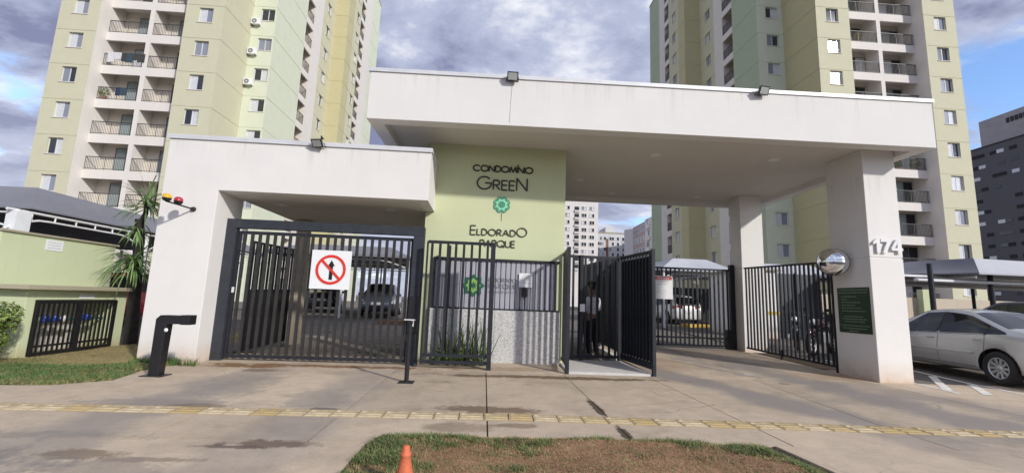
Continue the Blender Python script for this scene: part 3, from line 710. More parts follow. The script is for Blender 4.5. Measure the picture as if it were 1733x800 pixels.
b = MB(); b.tube([(0.285, YW-.004, 3.06), (0.283, YW-.006, 2.98), (0.288, YW-.004, 2.90)], 0.005, 6); b.build('emblem_wire', M['letter'], sw)
# granite plinth
mt, nt, bs = newmat('speckled_granite'); bs.inputs['Roughness'].default_value = 0.35
v = _tex(nt, 'ShaderNodeTexVoronoi'); v.inputs['Scale'].default_value = 85
v2 = _tex(nt, 'ShaderNodeTexVoronoi'); v2.inputs['Scale'].default_value = 45
nt.links.new(ramp(nt, nmath(nt, 'ADD', nmath(nt, 'MULTIPLY', v.outputs['Color'], 0.6), nmath(nt, 'MULTIPLY', v2.outputs['Color'], 0.4)),
             [(0.14, (0.14, 0.14, 0.145)), (0.32, (0.40, 0.40, 0.405)), (0.55, (0.56, 0.555, 0.55)), (0.8, (0.66, 0.65, 0.63))]), bs.inputs['Base Color']); M['granite'] = mt
for x0, x1 in ((-1.12, 0.222), (0.226, 1.555)):
    b = MB(); b.box(x0, 8.985, -0.03, x1, 9.06, 1.06); b.build('granite_panel', M['granite'], sw, bevel=0.003)
# grey window screen: strips with dark gaps imitate bar shadows on a plain panel
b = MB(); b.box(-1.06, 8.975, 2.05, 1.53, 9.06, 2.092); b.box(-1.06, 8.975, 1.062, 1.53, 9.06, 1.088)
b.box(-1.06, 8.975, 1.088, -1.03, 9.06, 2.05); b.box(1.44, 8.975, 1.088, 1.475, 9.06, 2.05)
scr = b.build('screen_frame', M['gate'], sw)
M['panel_strip'] = plain('grey_lilac_panel', (0.37, 0.37, 0.42), 0.5, 0, 0.10, 3)
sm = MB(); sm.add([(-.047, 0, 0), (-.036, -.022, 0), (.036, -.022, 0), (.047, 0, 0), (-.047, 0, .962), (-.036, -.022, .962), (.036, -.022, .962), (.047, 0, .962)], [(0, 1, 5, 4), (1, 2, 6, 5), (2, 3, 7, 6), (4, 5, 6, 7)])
panel_strip = sm.mesh('panel_strip', M['panel_strip'])
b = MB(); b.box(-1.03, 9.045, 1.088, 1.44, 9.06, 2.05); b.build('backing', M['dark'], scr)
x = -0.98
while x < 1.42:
    put('panel_strip', panel_strip, scr, (x, 9.044, 1.088)); x += 0.1035
# emblem and faint name on the screen
dg = plain('screen_emblem_green', (0.012, 0.10, 0.062), 0.5); lg = plain('screen_emblem_lime', (0.22, 0.42, 0.10), 0.5)
pts = []
for i in range(16):
    t = R(22.5*i); q = 0.235 if i % 2 == 0 else 0.175; pts.append((-0.235+q*math.cos(t), 1.535+q*math.sin(t)))
b = MB(); plate(b, pts, 9.008, 9.018); e2 = b.build('emblem', dg, sw)
pts = []
for i in range(16):
    t = R(22.5*i); q = 0.155 if i % 2 == 0 else 0.115; pts.append((-0.235+q*math.cos(t), 1.535+q*math.sin(t)))
b = MB(); plate(b, pts, 9.003, 9.008); b.build('inner_petals', lg, e2)
pts = []
for i in range(16):
    t = R(22.5*i); q = 0.098 if i % 2 == 0 else 0.04; pts.append((-0.235+q*math.cos(t), 1.535+q*math.sin(t)))
b = MB(); plate(b, pts, 8.999, 9.003); b.build('centre', dg, e2)
faint = plain('faded_grey_letters', (0.16, 0.17, 0.20), 0.6)
word('lettering', 'ELDORADO', 0.07, 0.66, 1.62, 0.085, 0.014, 9.02, faint, sw, depth=0.006)
word('lettering', 'PARQUE', 0.07, 0.66, 1.485, 0.105, 0.016, 9.02, faint, sw, depth=0.006)
word('lettering', 'CONDOMÍNIO', 0.07, 0.66, 1.40, 0.042, 0.008, 9.02, faint, sw, depth=0.006)
# entry phone and paper on the screen
it = thing('intercom', 'dark entry phone with a cable below the paper on the grey screen', 'intercom', (0.81, 9.0, 1.33))
b = MB(); b.box(0.755, 8.95, 1.345, 0.875, 9.02, 1.52); b.build('body', M['black'], it, bevel=0.012)
b = MB(); b.box(0.785, 8.945, 1.42, 0.845, 8.95, 1.50); b.build('speaker_panel', M['gatebar'], it)
b = MB(); b.tube([(0.815, 8.985, 1.345), (0.815, 8.99, 1.2), (0.82, 8.985, 1.06)], 0.006, 6); b.build('cable', M['black'], it)
def notice(name, lab, x, y, z, w, h, lines, mt=None, rot=0.0, ink=None, header=None):
    t = thing(name, lab, 'notice' if name != 'plaque' else 'plaque', (x, y, z), rot)
    b = MB(); b.box(-w/2, -0.006, -h/2, w/2, 0, h/2); b.build('panel', mt or M['paper'], t, local=True)
    if header:
        b = MB(); b.box(-w*.46, -0.009, h*.33, w*.46, -0.006, h*.47); b.build('header', M['pinkred'], t, local=True)
        b = MB(); xx = -w*.30
        for k in range(7): b.box(xx, -0.0105, h*.365, xx+w*.055, -0.009, h*.435); xx += w*.09
        b.build('header_text', M['paper'], t, local=True)['kind'] = 'stuff'
    b = MB(); rn = random.Random(int(abs(x*100)))
    for (u0, u1, v_) in lines:
        xx = -w/2+u0*w
        while xx < -w/2+u1*w-0.01:
            ww = rn.uniform(0.03, 0.09)*w; b.box(xx, -0.0085, h/2-v_*h-0.006*max(1, h), min(xx+ww, -w/2+u1*w), -0.006, h/2-v_*h+0.006*max(1, h)); xx += ww+0.02*w
    if lines: b.build('text_lines', ink or M['paperink'], t, local=True)['kind'] = 'stuff'
    return t
notice('paper_notice', 'white paper notice taped to the grey screen above the entry phone', 0.83, 8.985, 1.68, 0.27, 0.285, [(.35, .9, .15), (.2, .75, .3), (.15, .8, .45), (.15, .7, .58), (.2, .85, .7)])
# plaque on the column's left face
notice('plaque', 'dark green plaque with pale text on the side of the numbered column', 7.417, 8.45, 1.32, 0.78, 0.90,
       [(.04, .97, .05), (.04, .93, .11), (.13, .6, .2), (.13, .34, .265), (.13, .7, .33), (.13, .55, .395), (.13, .72, .455), (.13, .86, .52), (.2, .75, .64), (.12, .88, .695), (.2, .8, .75), (.05, .93, .84), (.13, .85, .9), (.32, .6, .955)], M['plaque'], R(-90), M['plaqueink'])

# ------------------------------------------------------------------ floodlights
def floodlight(loc, lab, tilt=35, yaw=0, mast=False):
    t = thing('floodlight', lab, 'floodlight', loc, R(yaw), 'floodlights on the entrance roofs')
    ct, st = math.cos(R(tilt)), math.sin(R(tilt))
    def P(x, d, h): return (x, -0.10-d*ct+h*st*0+(-h*st), 0.05+h*ct-d*st)
    b = MB(); b.add([P(-.1, .03, -.08), P(.1, .03, -.08), P(.1, .03, .08), P(-.1, .03, .08), P(-.085, -.03, -.065), P(.085, -.03, -.065), P(.085, -.03, .065), P(-.085, -.03, .065)],
                    [(0, 1, 2, 3), (7, 6, 5, 4), (0, 4, 5, 1), (1, 5, 6, 2), (2, 6, 7, 3), (3, 7, 4, 0)]); b.build('housing', M['black'], t, local=True)
    b = MB(); b.quad(P(-.082, .034, -.062), P(.082, .034, -.062), P(.082, .034, .062), P(-.082, .034, .062)); b.build('lens', plain('floodlight_lens', (0.42, 0.44, 0.43), 0.15), t, local=True)
    b = MB(); b.tube([(-.11, -.08, .05), (-.11, .0, .0), (.11, .0, .0), (.11, -.08, .05)], 0.007, 6); b.beam((0, 0, 0), (0, 0.06, 0), .03, .01); b.build('bracket', M['black'], t, local=True)
    if mast:
        b = MB(); b.box(-.012, 0.0, 0.02, .012, .02, .22); plate(b, [(-.012, .14), (.055, .16), (-.012, .235)], 0.004, 0.016); b.build('mast', M['gatebar'], t, local=True)
    return t
floodlight((0.335, 7.55, 5.24), 'floodlight at the middle of the tall canopy edge with a cable running down', 28)
floodlight((4.99, 7.46, 5.24), 'floodlight on the right half of the tall canopy edge', 28, 8)
floodlight((-3.15, 7.98, 3.93), 'floodlight on the edge of the low left portal with a short mast behind', 40, -10, True)
b = MB(); b.tube([(0.34, 7.545, 5.2), (0.335, 7.543, 5.0), (0.322, 7.545, 4.8), (0.318, 7.545, 4.45)], 0.003, 5); o = tag(b.build('cable', plain('pale_cable', (0.62, 0.58, 0.53), .6)), 'thin pale cable hanging from the middle floodlight down the canopy face', 'cable')

# ------------------------------------------------------------------ warning beacon on the portal leg
bc = thing('warning_beacon', 'yellow and red warning lamps on a short arm fixed to the white portal leg', 'beacon', (-5.24, 7.99, 2.66))
b = MB(); b.tube([(-5.24, 7.99, 2.66), (-5.30, 7.72, 2.675), (-5.37, 7.48, 2.69)], 0.014, 8); b.build('arm', M['gatebar'], bc)
b = MB(); b.lathe([(0.0, -.03), (.035, -.03), (.045, 0.0), (.045, .012)], 14, 'y', (-5.24, 7.985, 2.66)); b.build('wall_plate', M['gatebar'], bc)
for (x, y, z, c, nm) in ((-5.37, 7.50, 2.745, (0.80, 0.42, 0.015), 'amber'), (-5.315, 7.70, 2.735, (0.42, 0.02, 0.03), 'red')):
    b = MB(); b.smooth = True; b.lathe([(.0, -.052), (.05, -.045), (.066, -.02), (.068, .0)], 18, 'z', (x, y, z)); o = label_part(b.build('lamp_base', M['black'], bc), 'black base of the %s lamp' % nm)
    b = MB(); b.smooth = True; b.lathe([(.068, .0), (.070, .02), (.062, .05), (.042, .072), (.0, .082)], 18, 'z', (x, y, z)); b.build('lamp', plain(nm+'_lens', c, 0.12, coat=0.5), bc)

# ------------------------------------------------------------------ posts in front of the left gate
bp = thing('reader_post', 'thick black bent post with card reader at the left of the vehicle gate', 'post', (-4.69, 6.87, 0))
b = MB()
prof = [(-4.765, 0), (-4.625, 0), (-4.605, 0.735), (-4.40, 0.745), (-4.40, 0.865), (-4.71, 0.865), (-4.765, 0.81)]
plate(b, prof, 6.80, 6.94); b.build('post', M['black'], bp, bevel=0.008)
b = MB(); b.box(-4.42, 6.79, 0.735, -4.285, 6.95, 0.875); b.build('reader_head', M['black'], bp, bevel=0.006)
b = MB(); b.box(-4.85, 6.75, -0.005, -4.55, 6.99, 0.012); b.build('base_plate', M['gatebar'], bp)
b = MB(); b.smooth = True; b.lathe([(0.0, -.012), (.022, -.010), (.028, 0)], 14, 'y', (-4.60, 6.80, 0.655)); b.build('button', M['paper'], bp)
tp = thing('slim_post', 'slim black post on a base plate in front of the gate lock', 'post', (-1.1, 6.83, 0))
b = MB(); b.tube([(-1.10, 6.83, 0), (-1.10, 6.83, 0.86)], 0.034, 12); b.build('post', M['black'], tp)
b = MB(); b.box(-1.21, 6.73, -0.003, -0.99, 6.93, 0.014); b.build('base_plate', M['gatebar'], tp)
b = MB(); b.box(-1.16, 6.80, 0.60, -1.10, 6.86, 0.70); b.box(-1.135, 6.79, 0.86, -1.065, 6.87, 0.90); b.build('sensor', M['black'], tp)

# ------------------------------------------------------------------ barred fences and gates
def bar_panel(t, p0, p1, z0, z1, sp, bw, bd, rails, mt=None, railh=0.045, off=0.5, zf=None, rotbars=True):
    p0, p1 = Vector((*p0, 0)), Vector((*p1, 0)); d = p1-p0; L = d.length; a = math.atan2(d.y, d.x); d.normalize(); mt = mt or M['gate']
    zf = zf or (lambda p: 0.0)
    for z in rails:
        b = MB(); b.beam((p0.x, p0.y, z+zf(p0)), (p1.x, p1.y, z+zf(p1)), bd*0.94, railh); b.build('rail', M['gate'], t)
    me = boxmesh('bar', (bw, bd, z1-z0), mt); n = int(round(L/sp))
    for i in range(n):
        p = p0+d*(L*(i+off)/n); put('bar', me, t, (p.x, p.y, z0+zf(p)), (0, 0, a))
def post(t, x, y, z0, z1, w, d, a=0.0, mt=None):
    put('post', boxmesh('post', (w, d, z1-z0), mt or M['gate']), t, (x, y, z0), (0, 0, a))

vg = thing('vehicle_gate', 'wide dark barred vehicle gate with a no entry ahead sign under the low portal', 'gate', (-3.0, 8.45, 0))
post(vg, -4.775, 8.45, -0.02, 2.42, 0.185, 0.12, mt=M['gateframe']); post(vg, -1.295, 8.45, -0.02, 2.42, 0.205, 0.12, mt=M['gateframe'])
b = MB(); b.box(-4.868, 8.39, 2.42, -1.192, 8.51, 2.59); b.build('top_beam', M['gateframe'], vg, bevel=0.004)
bar_panel(vg, (-4.62, 8.47), (-1.42, 8.47), 0.10, 2.33, 0.142, 0.052, 0.034, (2.345, 0.085), railh=0.06, mt=M['gatebar'])
post(vg, -4.64, 8.47, 0.06, 2.37, 0.05, 0.05); post(vg, -1.42, 8.47, 0.06, 2.37, 0.045, 0.05)
b = MB(); b.box(-1.40, 8.36, 0.60, -1.19, 8.385, 1.27); b.build('lock_cover', M['black'], vg, bevel=0.004)
b = MB(); b.box(-1.46, 8.33, 0.83, -1.25, 8.358, 0.85); b.box(-1.33, 8.34, 0.72, -1.28, 8.358, 0.83); b.build('latch', M['alu'], vg)
b = MB(); b.box(-4.655, 8.43, 1.22, -4.615, 8.452, 1.32); b.build('hinge', M['alu'], vg)
sg = thing('prohibition_sign', 'square white no straight ahead sign hung on the vehicle gate', 'sign', (-2.89, 8.40, 1.71))
b = MB(); b.box(-3.258, 8.395, 1.345, -2.527, 8.402, 2.068); b.build('panel', M['paper'], sg)
b = MB(); plate(b, [(-2.915, 1.52), (-2.853, 1.52), (-2.853, 1.775), (-2.822, 1.775), (-2.884, 1.885), (-2.946, 1.775), (-2.915, 1.775)], 8.389, 8.395); b.build('arrow', M['black'], sg)
b = MB(); n = 40
vs = [(-2.89+q*math.cos(2*math.pi*i/n), 8.387, 1.708+q*math.sin(2*math.pi*i/n)) for q in (0.278, 0.228) for i in range(n)]
b.add(vs, [(i, (i+1) % n, n+(i+1) % n, n+i) for i in range(n)]); b.build('ring', M['red'], sg)
b = MB(); b.beam((-3.062, 8.384, 1.880), (-2.718, 8.384, 1.536), 0.004, 0.045); b.build('slash', M['red'], sg)

fp = thing('fence_panel', 'tall dark barred fence panel standing before the planted strip and screen emblem', 'fence', (-0.45, 8.17, 0))
bar_panel(fp, (-1.08, 8.17), (0.10, 8.17), 0.24, 2.28, 0.142, 0.045, 0.034, (2.29, 0.24, 0.12), railh=0.055)
post(fp, 0.13, 8.17, -0.02, 2.32, 0.085, 0.085); post(fp, -1.09, 8.17, 0.08, 2.30, 0.03, 0.05)
ip = thing('screen_post', 'single black post rising behind the bars of the fence before the planted strip', 'post', (-0.74, 8.75, 0))
post(ip, -0.74, 8.75, -0.02, 2.30, 0.075, 0.075, mt=M['black'])

pg = thing('pedestrian_gate', 'dark barred pedestrian gate vestibule with both side leaves folded out', 'gate', (2.3, 8.8, 0))
def zpg(p): return gz(p.y)
# left leaf, seen almost edge on
bar_panel(pg, (1.545, 8.06), (1.66, 9.42), 0.16, 2.24, 0.12, 0.045, 0.034, (2.26, 0.14), railh=0.06)
post(pg, 1.54, 8.05, 0.0, 2.29, 0.06, 0.10); post(pg, 1.68, 9.45, 0.0, 2.32, 0.09, 0.09)
# back leaf with the paper
bar_panel(pg, (1.72, 9.47), (2.93, 9.52), 0.16, 2.24, 0.135, 0.045, 0.034, (2.27, 0.14), railh=0.06)
post(pg, 2.10, 9.45, 0.05, 2.30, 0.075, 0.06); post(pg, 2.96, 9.53, 0.0, 2.32, 0.08, 0.08)
# right leaf swung out to the pavement
bar_panel(pg, (2.97, 9.44), (3.125, 8.06), 0.16, 2.24, 0.135, 0.045, 0.034, (2.27, 0.14, 0.2), railh=0.06)
post(pg, 3.135, 8.03, 0.0, 2.32, 0.06, 0.075)
b = MB(); b.prism([(2.99, 9.40), (3.0, 9.40), (3.145, 8.10), (3.135, 8.10)], 0.24, 2.2); b.build('sheet_panel', M['gate'], pg)
b = MB(); b.box(2.06, 9.40, 1.08, 2.17, 9.41, 1.24); o = b.build('lock_label', M['paper'], pg)
co = thing('corridor_fence', 'dark sheeted fence running back behind the pedestrian gate', 'fence', (2.95, 11.5, 0))
bar_panel(co, (2.97, 9.65), (3.05, 13.4), 0.22, 2.26, 0.115, 0.05, 0.034, (2.28, 0.22), zf=zpg)
for yy in (11.4, 13.4): post(co, 3.0, yy, gz(yy)-.02, 2.36, 0.07, 0.07)
b = MB(); b.prism([(3.0, 9.65), (3.012, 9.65), (3.09, 13.4), (3.08, 13.4)], lambda x, y: gz(y)+0.26, lambda x, y: gz(y)+2.2); b.build('sheet_panel', M['black'], co)
b = MB(); b.prism([(2.92, 9.65), (3.04, 9.65), (3.12, 13.4), (3.0, 13.4)], lambda x, y: gz(y)-0.03, lambda x, y: gz(y)+0.09); b.build('kerb', M['whiteplain'], co)

mg = thing('exit_gate', 'dark barred gate at the back of the canopy lane carrying the red headed notice', 'gate', (5.1, 12.42, 0.1))
z0 = gz(12.42)
bar_panel(mg, (3.1, 12.42), (7.12, 12.42), z0+0.10, 2.34, 0.128, 0.042, 0.034, (2.36, z0+0.09, z0+0.30), railh=0.05, mt=M['gate'])
post(mg, 7.19, 12.42, z0-.02, 2.52, 0.13, 0.12)
b = MB(); b.box(6.98, 12.34, z0, 7.12, 12.50, z0+0.55); b.build('motor_box', M['black'], mg)
notice('warning_notice', 'white notice with a red heading hung on the gate behind the canopy', 5.13, 12.385, 1.79, 0.56, 0.66, [(.06, .8, .24), (.06, .75, .36), (.06, .35, .42), (.06, .4, .53), (.12, .7, .64), (.12, .4, .7), (.3, .65, .76)], header=True)
rf = thing('side_fence', 'black barred fence between the two canopy columns on the right', 'fence', (7.35, 10.4, 0))
bar_panel(rf, (7.30, 11.95), (7.44, 9.02), 0.14, 2.31, 0.135, 0.042, 0.03, (2.33, 0.14), railh=0.045, mt=M['gate'], zf=lambda p: gz(p.y)-0.02)
post(rf, 7.44, 9.0, -0.02, 2.36, 0.04, 0.04); post(rf, 7.36, 10.6, 0.02, 0.3, 0.05, 0.05)

# ------------------------------------------------------------------ convex mirror on the column
cm = thing('convex_mirror', 'round convex traffic mirror bracketed to the side of the numbered column', 'mirror', (7.10, 8.52, 2.28))
dirv = Vector((-0.60, -0.80, -0.02)).normalized(); rotm = dirv.to_track_quat('Z', 'Y').to_matrix()
def mlathe(prof, n=40):
    b = MB(); b.smooth = True; b.lathe(prof, n); b.v = [tuple(rotm @ Vector(v)+Vector((7.10, 8.52, 2.28))) for v in b.v]; return b
rr = 0.275
mlathe([(rr*math.sin(R(a)), rr*0.86*math.cos(R(a))-0.02) for a in range(90, -1, -6)]).build('mirror_dome', M['chrome'], cm)
mlathe([(rr+.002, -.035), (rr+.007, -.02), (rr+.004, -.005), (rr-.004, -.004)]).build('rim', M['black'], cm)
mlathe([(0.0, -.06), (rr*.6, -.055), (rr+.002, -.035)]).build('back_shell', M['gatebar'], cm)
b = MB(); b.tube([(7.14, 8.58, 2.28), (7.25, 8.66, 2.26), (7.425, 8.66, 2.24)], 0.018, 8); b.build('bracket', M['gatebar'], cm)
# ------------------------------------------------------------------ low green wall with the meter cabinet
lw = thing('boundary_wall', 'low pale green boundary wall with a meter cabinet at its foot on the far left', 'wall', (-8.0, 9, 0))
b = MB(); b.box(-8.55, 7.95, -0.05, -8.30, 10.30, 2.13); b.box(-13.5, 7.95, -0.05, -8.55, 8.15, 2.13); b.build('wall', M['lowgreen'], lw, bevel=0.006)
b = MB(); b.box(-8.58, 7.92, 2.13, -8.26, 10.34, 2.165); b.box(-13.5, 7.92, 2.13, -8.58, 8.18, 2.164); b.build('coping', M['coping'], lw)
# cabinet: body with an opening on its right-hand face
b = MB()
b.box(-8.30, 7.90, -0.05, -7.65, 8.06, 1.15); b.box(-8.30, 9.74, -0.05, -7.65, 9.98, 1.15); b.box(-8.30, 8.06, 0.975, -7.65, 9.74, 1.15); b.box(-8.30, 8.06, -0.05, -7.65, 9.74, 0.02)
b.box(-13.5, 7.80, -0.05, -8.30, 7.95, 1.15)
b.build('cabinet_body', M['lowgreen'], lw, bevel=0.006)
b = MB(); b.prism([(-13.5, 7.68), (-7.47, 7.70), (-7.47, 10.12), (-8.30, 10.12), (-8.30, 7.95), (-13.5, 7.95)], 1.15, 1.225); b.build('roof_slab', M['coping'], lw, bevel=0.008)
b = MB(); b.box(-8.30, 8.06, 0.02, -8.20, 9.74, 0.975); b.build('cabinet_lining', M['whiteplain'], lw)
# two grille doors
for (y0, y1) in ((8.075, 8.90), (8.905, 9.725)):
    b = MB()
    b.box(-7.66, y0, 0.03, -7.62, y0+0.055, 0.965); b.box(-7.66, y1-0.055, 0.03, -7.62, y1, 0.965); b.box(-7.66, y0+.055, 0.91, -7.62, y1-.055, 0.965); b.box(-7.66, y0+.055, 0.03, -7.62, y1-.055, 0.085)
    b.box(-7.66, y0+.055, 0.165, -7.63, y1-.055, 0.20)
    dr = b.build('grille_door', M['black'], lw)
    me = boxmesh('bar', (0.02, 0.024, 0.83), M['black'])
    for i in range(7): put('bar', me, dr, (-7.64, y0+0.13+i*(y1-y0-.26)/6, 0.085))
blue = plain('meter_blue', (0.02, 0.06, 0.35), 0.4)
pipes = MB(); pipes.tube([(-7.86, 8.12, 0.60), (-7.86, 9.70, 0.60)], 0.022, 8); pipes.tube([(-7.86, 9.1, 0.05), (-7.86, 9.1, 0.60)], 0.022, 8)
pipe = pipes.build('pipe', plain('green_pipe', (0.02, 0.12, 0.10), 0.4), lw)
for y in (8.48, 8.66, 9.17, 9.32):
    b = MB(); b.smooth = True; b.lathe([(0.0, -.05), (.05, -.05), (.055, .03), (.04, .05), (0, .05)], 12, 'z', (-7.83, y, 0.64)); b.tube([(-7.83, y-.09, .60), (-7.83, y+.09, .60)], .035, 8); b.build('meter', blue, lw)
for y in (8.28, 8.80): 
    b = MB(); b.smooth = True; b.lathe([(0, -.03), (.06, -.03), (.065, .02), (0, .03)], 14, 'x', (-7.80, y, 0.62)); b.build('meter', M['alu'], lw)
# stickers
for (nm, lab, x, y, z, w, h, ln) in (('wall_label', 'white printed label on the upper green boundary wall', -8.297, 8.90, 1.98, 0.34, 0.20, [(.1, .9, .25), (.1, .85, .5), (.1, .9, .75)]),
                                    ('cabinet_label', 'narrow white label above the meter cabinet grille', -7.645, 9.02, 1.04, 0.32, 0.085, [(.08, .9, .5)])):
    t = thing(nm, lab, 'label', (x, y, z), R(90)); b = MB(); b.box(-w/2, -0.005, -h/2, w/2, 0, h/2); b.build('panel', M['paper'], t, local=True)
    b = MB()
    for (u0, u1, v_) in ln:
        xx = u0
        while xx < u1-.06: b.box(-w/2+xx*w, -0.0075, h/2-v_*h-.005, -w/2+min(u1, xx+.13)*w, -0.005, h/2-v_*h+.005); xx += .16
    b.build('text_lines', M['paperink'], t, local=True)['kind'] = 'stuff'

# ------------------------------------------------------------------ carports
def carport_roof(t, eave, ridge, mt, drop=0.16, name='fabric_roof'):
    """tensioned hip fabric: eave polygon corners (FL,FR,BR,BL) and a ridge of two points"""
    e = [Vector(p) for p in eave]; r = [Vector(p) for p in ridge]; b = MB(); b.smooth = False; N = 8
    def patch(a, c, d, f):      # a-c along eave, f-d along ridge (a->f, c->d), sagging between
        V = []
        for j in range(N+1):
            for i in range(N+1):
                u, v = i/N, j/N; p = (a*(1-u)+c*u)*(1-v)+(f*(1-u)+d*u)*v
                p = p-Vector((0, 0, 0.10*math.sin(math.pi*u)*math.sin(math.pi*v)**0.8)); V.append(p)
        b.smooth = True
        b.add(V, [(j*(N+1)+i, j*(N+1)+i+1, (j+1)*(N+1)+i+1, (j+1)*(N+1)+i) for j in range(N) for i in range(N)]); b.smooth = False
    patch(e[0], e[1], r[1], r[0]); patch(e[1], e[2], r[2], r[1]); patch(e[2], e[3], r[3], r[2]); patch(e[3], e[0], r[0], r[3])
    b.add(r, [(0, 1, 2, 3)])
    for i in range(4):
        a, c = e[i], e[(i+1) % 4]; b.quad(a, c, c-Vector((0, 0, drop)), a-Vector((0, 0, drop)))
    return b.build(name, mt, t)
def truss(t, a, c, ztop, zbot, n=7, arch=0.22):
    a, c = Vector(a), Vector(c); b = MB()
    b.tube([(a.x, a.y, ztop), (c.x, c.y, ztop)], 0.028, 6)
    lo = []
    for i in range(17):
        u = i/16; p = a.lerp(c, u); z = zbot+(ztop-zbot-0.13)*min(1, (math.sin(math.pi*min(u, 1-u)*2.2) if min(u, 1-u) < .23 else 1)); lo.append((p.x, p.y, z))
    b.tube(lo, 0.024, 6)
    for i in range(1, n):
        u = i/n; p = a.lerp(c, u); k = int(u*16); b.tube([(p.x, p.y, lo[k][2]), (p.x, p.y, ztop)], 0.018, 5)
    return b.build('truss', M['steelwhite'], t)
def cpost(t, x, y, z1, r=0.06, mt=None):
    b = MB(); b.tube([(x, y, gz(y)-.03), (x, y, z1)], r, 10); return b.build('post', mt or M['steelwhite'], t)

ca = thing('carport', 'grey fabric carport on arched white trusses behind the low green wall', 'carport', (-12, 14, 0), 0, 'fabric carports')
ZE, ZR = 2.80, 3.40
carport_roof(ca, [(-15.5, 9.5, ZE), (-9.45, 9.5, ZE), (-9.45, 19.5, ZE), (-15.5, 19.5, ZE)], [(-14.5, 10.5, ZR), (-10.25, 10.35, ZR), (-10.25, 18.5, ZR-.1), (-14.5, 18.5, ZR)], M['fabric'], 0.03)
truss(ca, (-9.5, 9.1), (-9.5, 12.6), 2.70, 2.30); truss(ca, (-9.5, 12.9), (-9.5, 16.2), 2.70, 2.30); truss(ca, (-9.5, 16.4), (-9.5, 19.3), 2.70, 2.30)
truss(ca, (-15.4, 9.6), (-9.6, 9.6), 2.70, 2.30)
for (x, y) in ((-9.5, 9.3), (-9.5, 12.75), (-9.5, 16.3), (-9.5, 19.3), (-15.3, 9.6), (-15.3, 19.3)): cpost(ca, x, y, 2.72, 0.055)
b = MB(); b.box(-9.60, 9.20, 2.0, -9.40, 9.50, 2.68); b.build('post_head', M['whitepaint'], ca)

cb_ = thing('carport', 'grey fabric carport over the parked grey car seen through the vehicle gate', 'carport', (-5.5, 22, 0.3), 0, 'fabric carports')
carport_roof(cb_, [(-9.2, 18.6, 2.95), (-3.3, 18.6, 2.95), (-3.3, 27, 3.05), (-9.2, 27, 3.05)], [(-8.2, 20, 3.42), (-4.3, 20, 3.42), (-4.3, 26, 3.5), (-8.2, 26, 3.5)], M['fabric'], 0.10)
for y in (18.8, 21.5, 24.2, 26.8): truss(cb_, (-9.1, y), (-3.4, y), 2.88, 2.45)
for y in (19.5, 23.0, 26.6):
    for x in (-9.1, -6.2, -3.4): cpost(cb_, x, y, 2.9, 0.05)

ck = thing('carport', 'pale fabric carport roof behind the exit gate and the white car', 'carport', (11, 22, 0.3), 0, 'fabric carports')
carport_roof(ck, [(8.2, 20.0, 2.98), (12.0, 20.0, 2.98), (12.0, 28, 3.1), (8.2, 28, 3.1)], [(9.3, 21.2, 3.62), (11.0, 21.2, 3.62), (11.0, 27, 3.6), (9.3, 27, 3.6)], M['fabric_pale'], 0.06)
for (x, y) in ((8.4, 20.2), (11.9, 20.2), (8.4, 24), (11.9, 24), (8.4, 27.8), (11.9, 27.8)): cpost(ck, x, y, 3.0, 0.05)
truss(ck, (8.3, 20.3), (11.9, 20.3), 2.92, 2.55); truss(ck, (8.3, 24), (11.9, 24), 2.92, 2.55)
cl = thing('carport', 'pale fabric carport roof behind the side fence and the convex mirror', 'carport', (14, 22, 0.3), 0, 'fabric carports')
carport_roof(cl, [(12.6, 20.0, 2.98), (17.4, 20.0, 2.98), (17.4, 28, 3.1), (12.6, 28, 3.1)], [(13.6, 21.2, 3.55), (16.4, 21.2, 3.55), (16.4, 27, 3.6), (13.6, 27, 3.6)], M['fabric_pale'], 0.06)
for (x, y) in ((12.8, 20.2), (15.2, 20.2), (17.2, 20.2), (12.8, 24), (17.2, 24), (12.8, 27.8), (17.2, 27.8)): cpost(cl, x, y, 3.0, 0.05)
truss(cl, (12.7, 20.3), (17.3, 20.3), 2.92, 2.55); truss(cl, (12.7, 24), (17.3, 24), 2.92, 2.55)

cd = thing('carport', 'grey fabric carport on black posts behind the silver sedan', 'carport', (18, 14, 0.1), 0, 'fabric carports')
carport_roof(cd, [(13.3, 14.9, 2.62), (15.0, 12.45, 2.62), (15.2, 17.5, 2.62), (13.4, 17.5, 2.62)], [(14.75, 14.3, 3.1), (15.25, 12.75, 3.1), (15.3, 16.8, 3.1), (14.8, 16.8, 3.1)], M['fabric'], 0.05)  # bay turned from the sun: its shading is put into a darker fabric
carport_roof(cd, [(15.04, 12.45, 2.62), (24.0, 12.45, 2.62), (24.0, 17.5, 2.62), (15.24, 17.5, 2.62)], [(15.30, 12.78, 3.1), (23.0, 13.2, 3.05), (23.0, 16.8, 3.05), (15.35, 16.8, 3.1)], M['fabric_pale'], 0.05)  # sunlit bay of the same roof, paler in colour
for x in (13.6, 16.05, 18.8, 22): cpost(cd, x, 13.0 if x > 14 else 12.6, 2.85, 0.07, M['gate'])
for x in (13.6, 16.4, 20.5): cpost(cd, x, 17.3, 2.7, 0.06, M['gate'])
for (a, c, z) in (((13.4, 13.4), (23.8, 13.4), 2.52), ((13.4, 15.2), (23.8, 15.2), 2.52), ((13.5, 17.2), (23.8, 17.2), 2.5), ((15.1, 12.6), (15.2, 17.3), 2.5), ((19, 12.6), (19, 17.3), 2.5)):
    b = MB(); b.tube([(*a, z), (*c, z)], 0.045, 6); b.build('beam', M['steelwhite'], cd)
for (a, c, z) in (((13.4, 12.9), (23.8, 12.9), 2.36), ((13.4, 16.2), (23.8, 16.2), 2.42)):
    b = MB(); b.tube([(*a, z), (*c, z)], 0.05, 6); b.build('beam', M['alu'], cd)

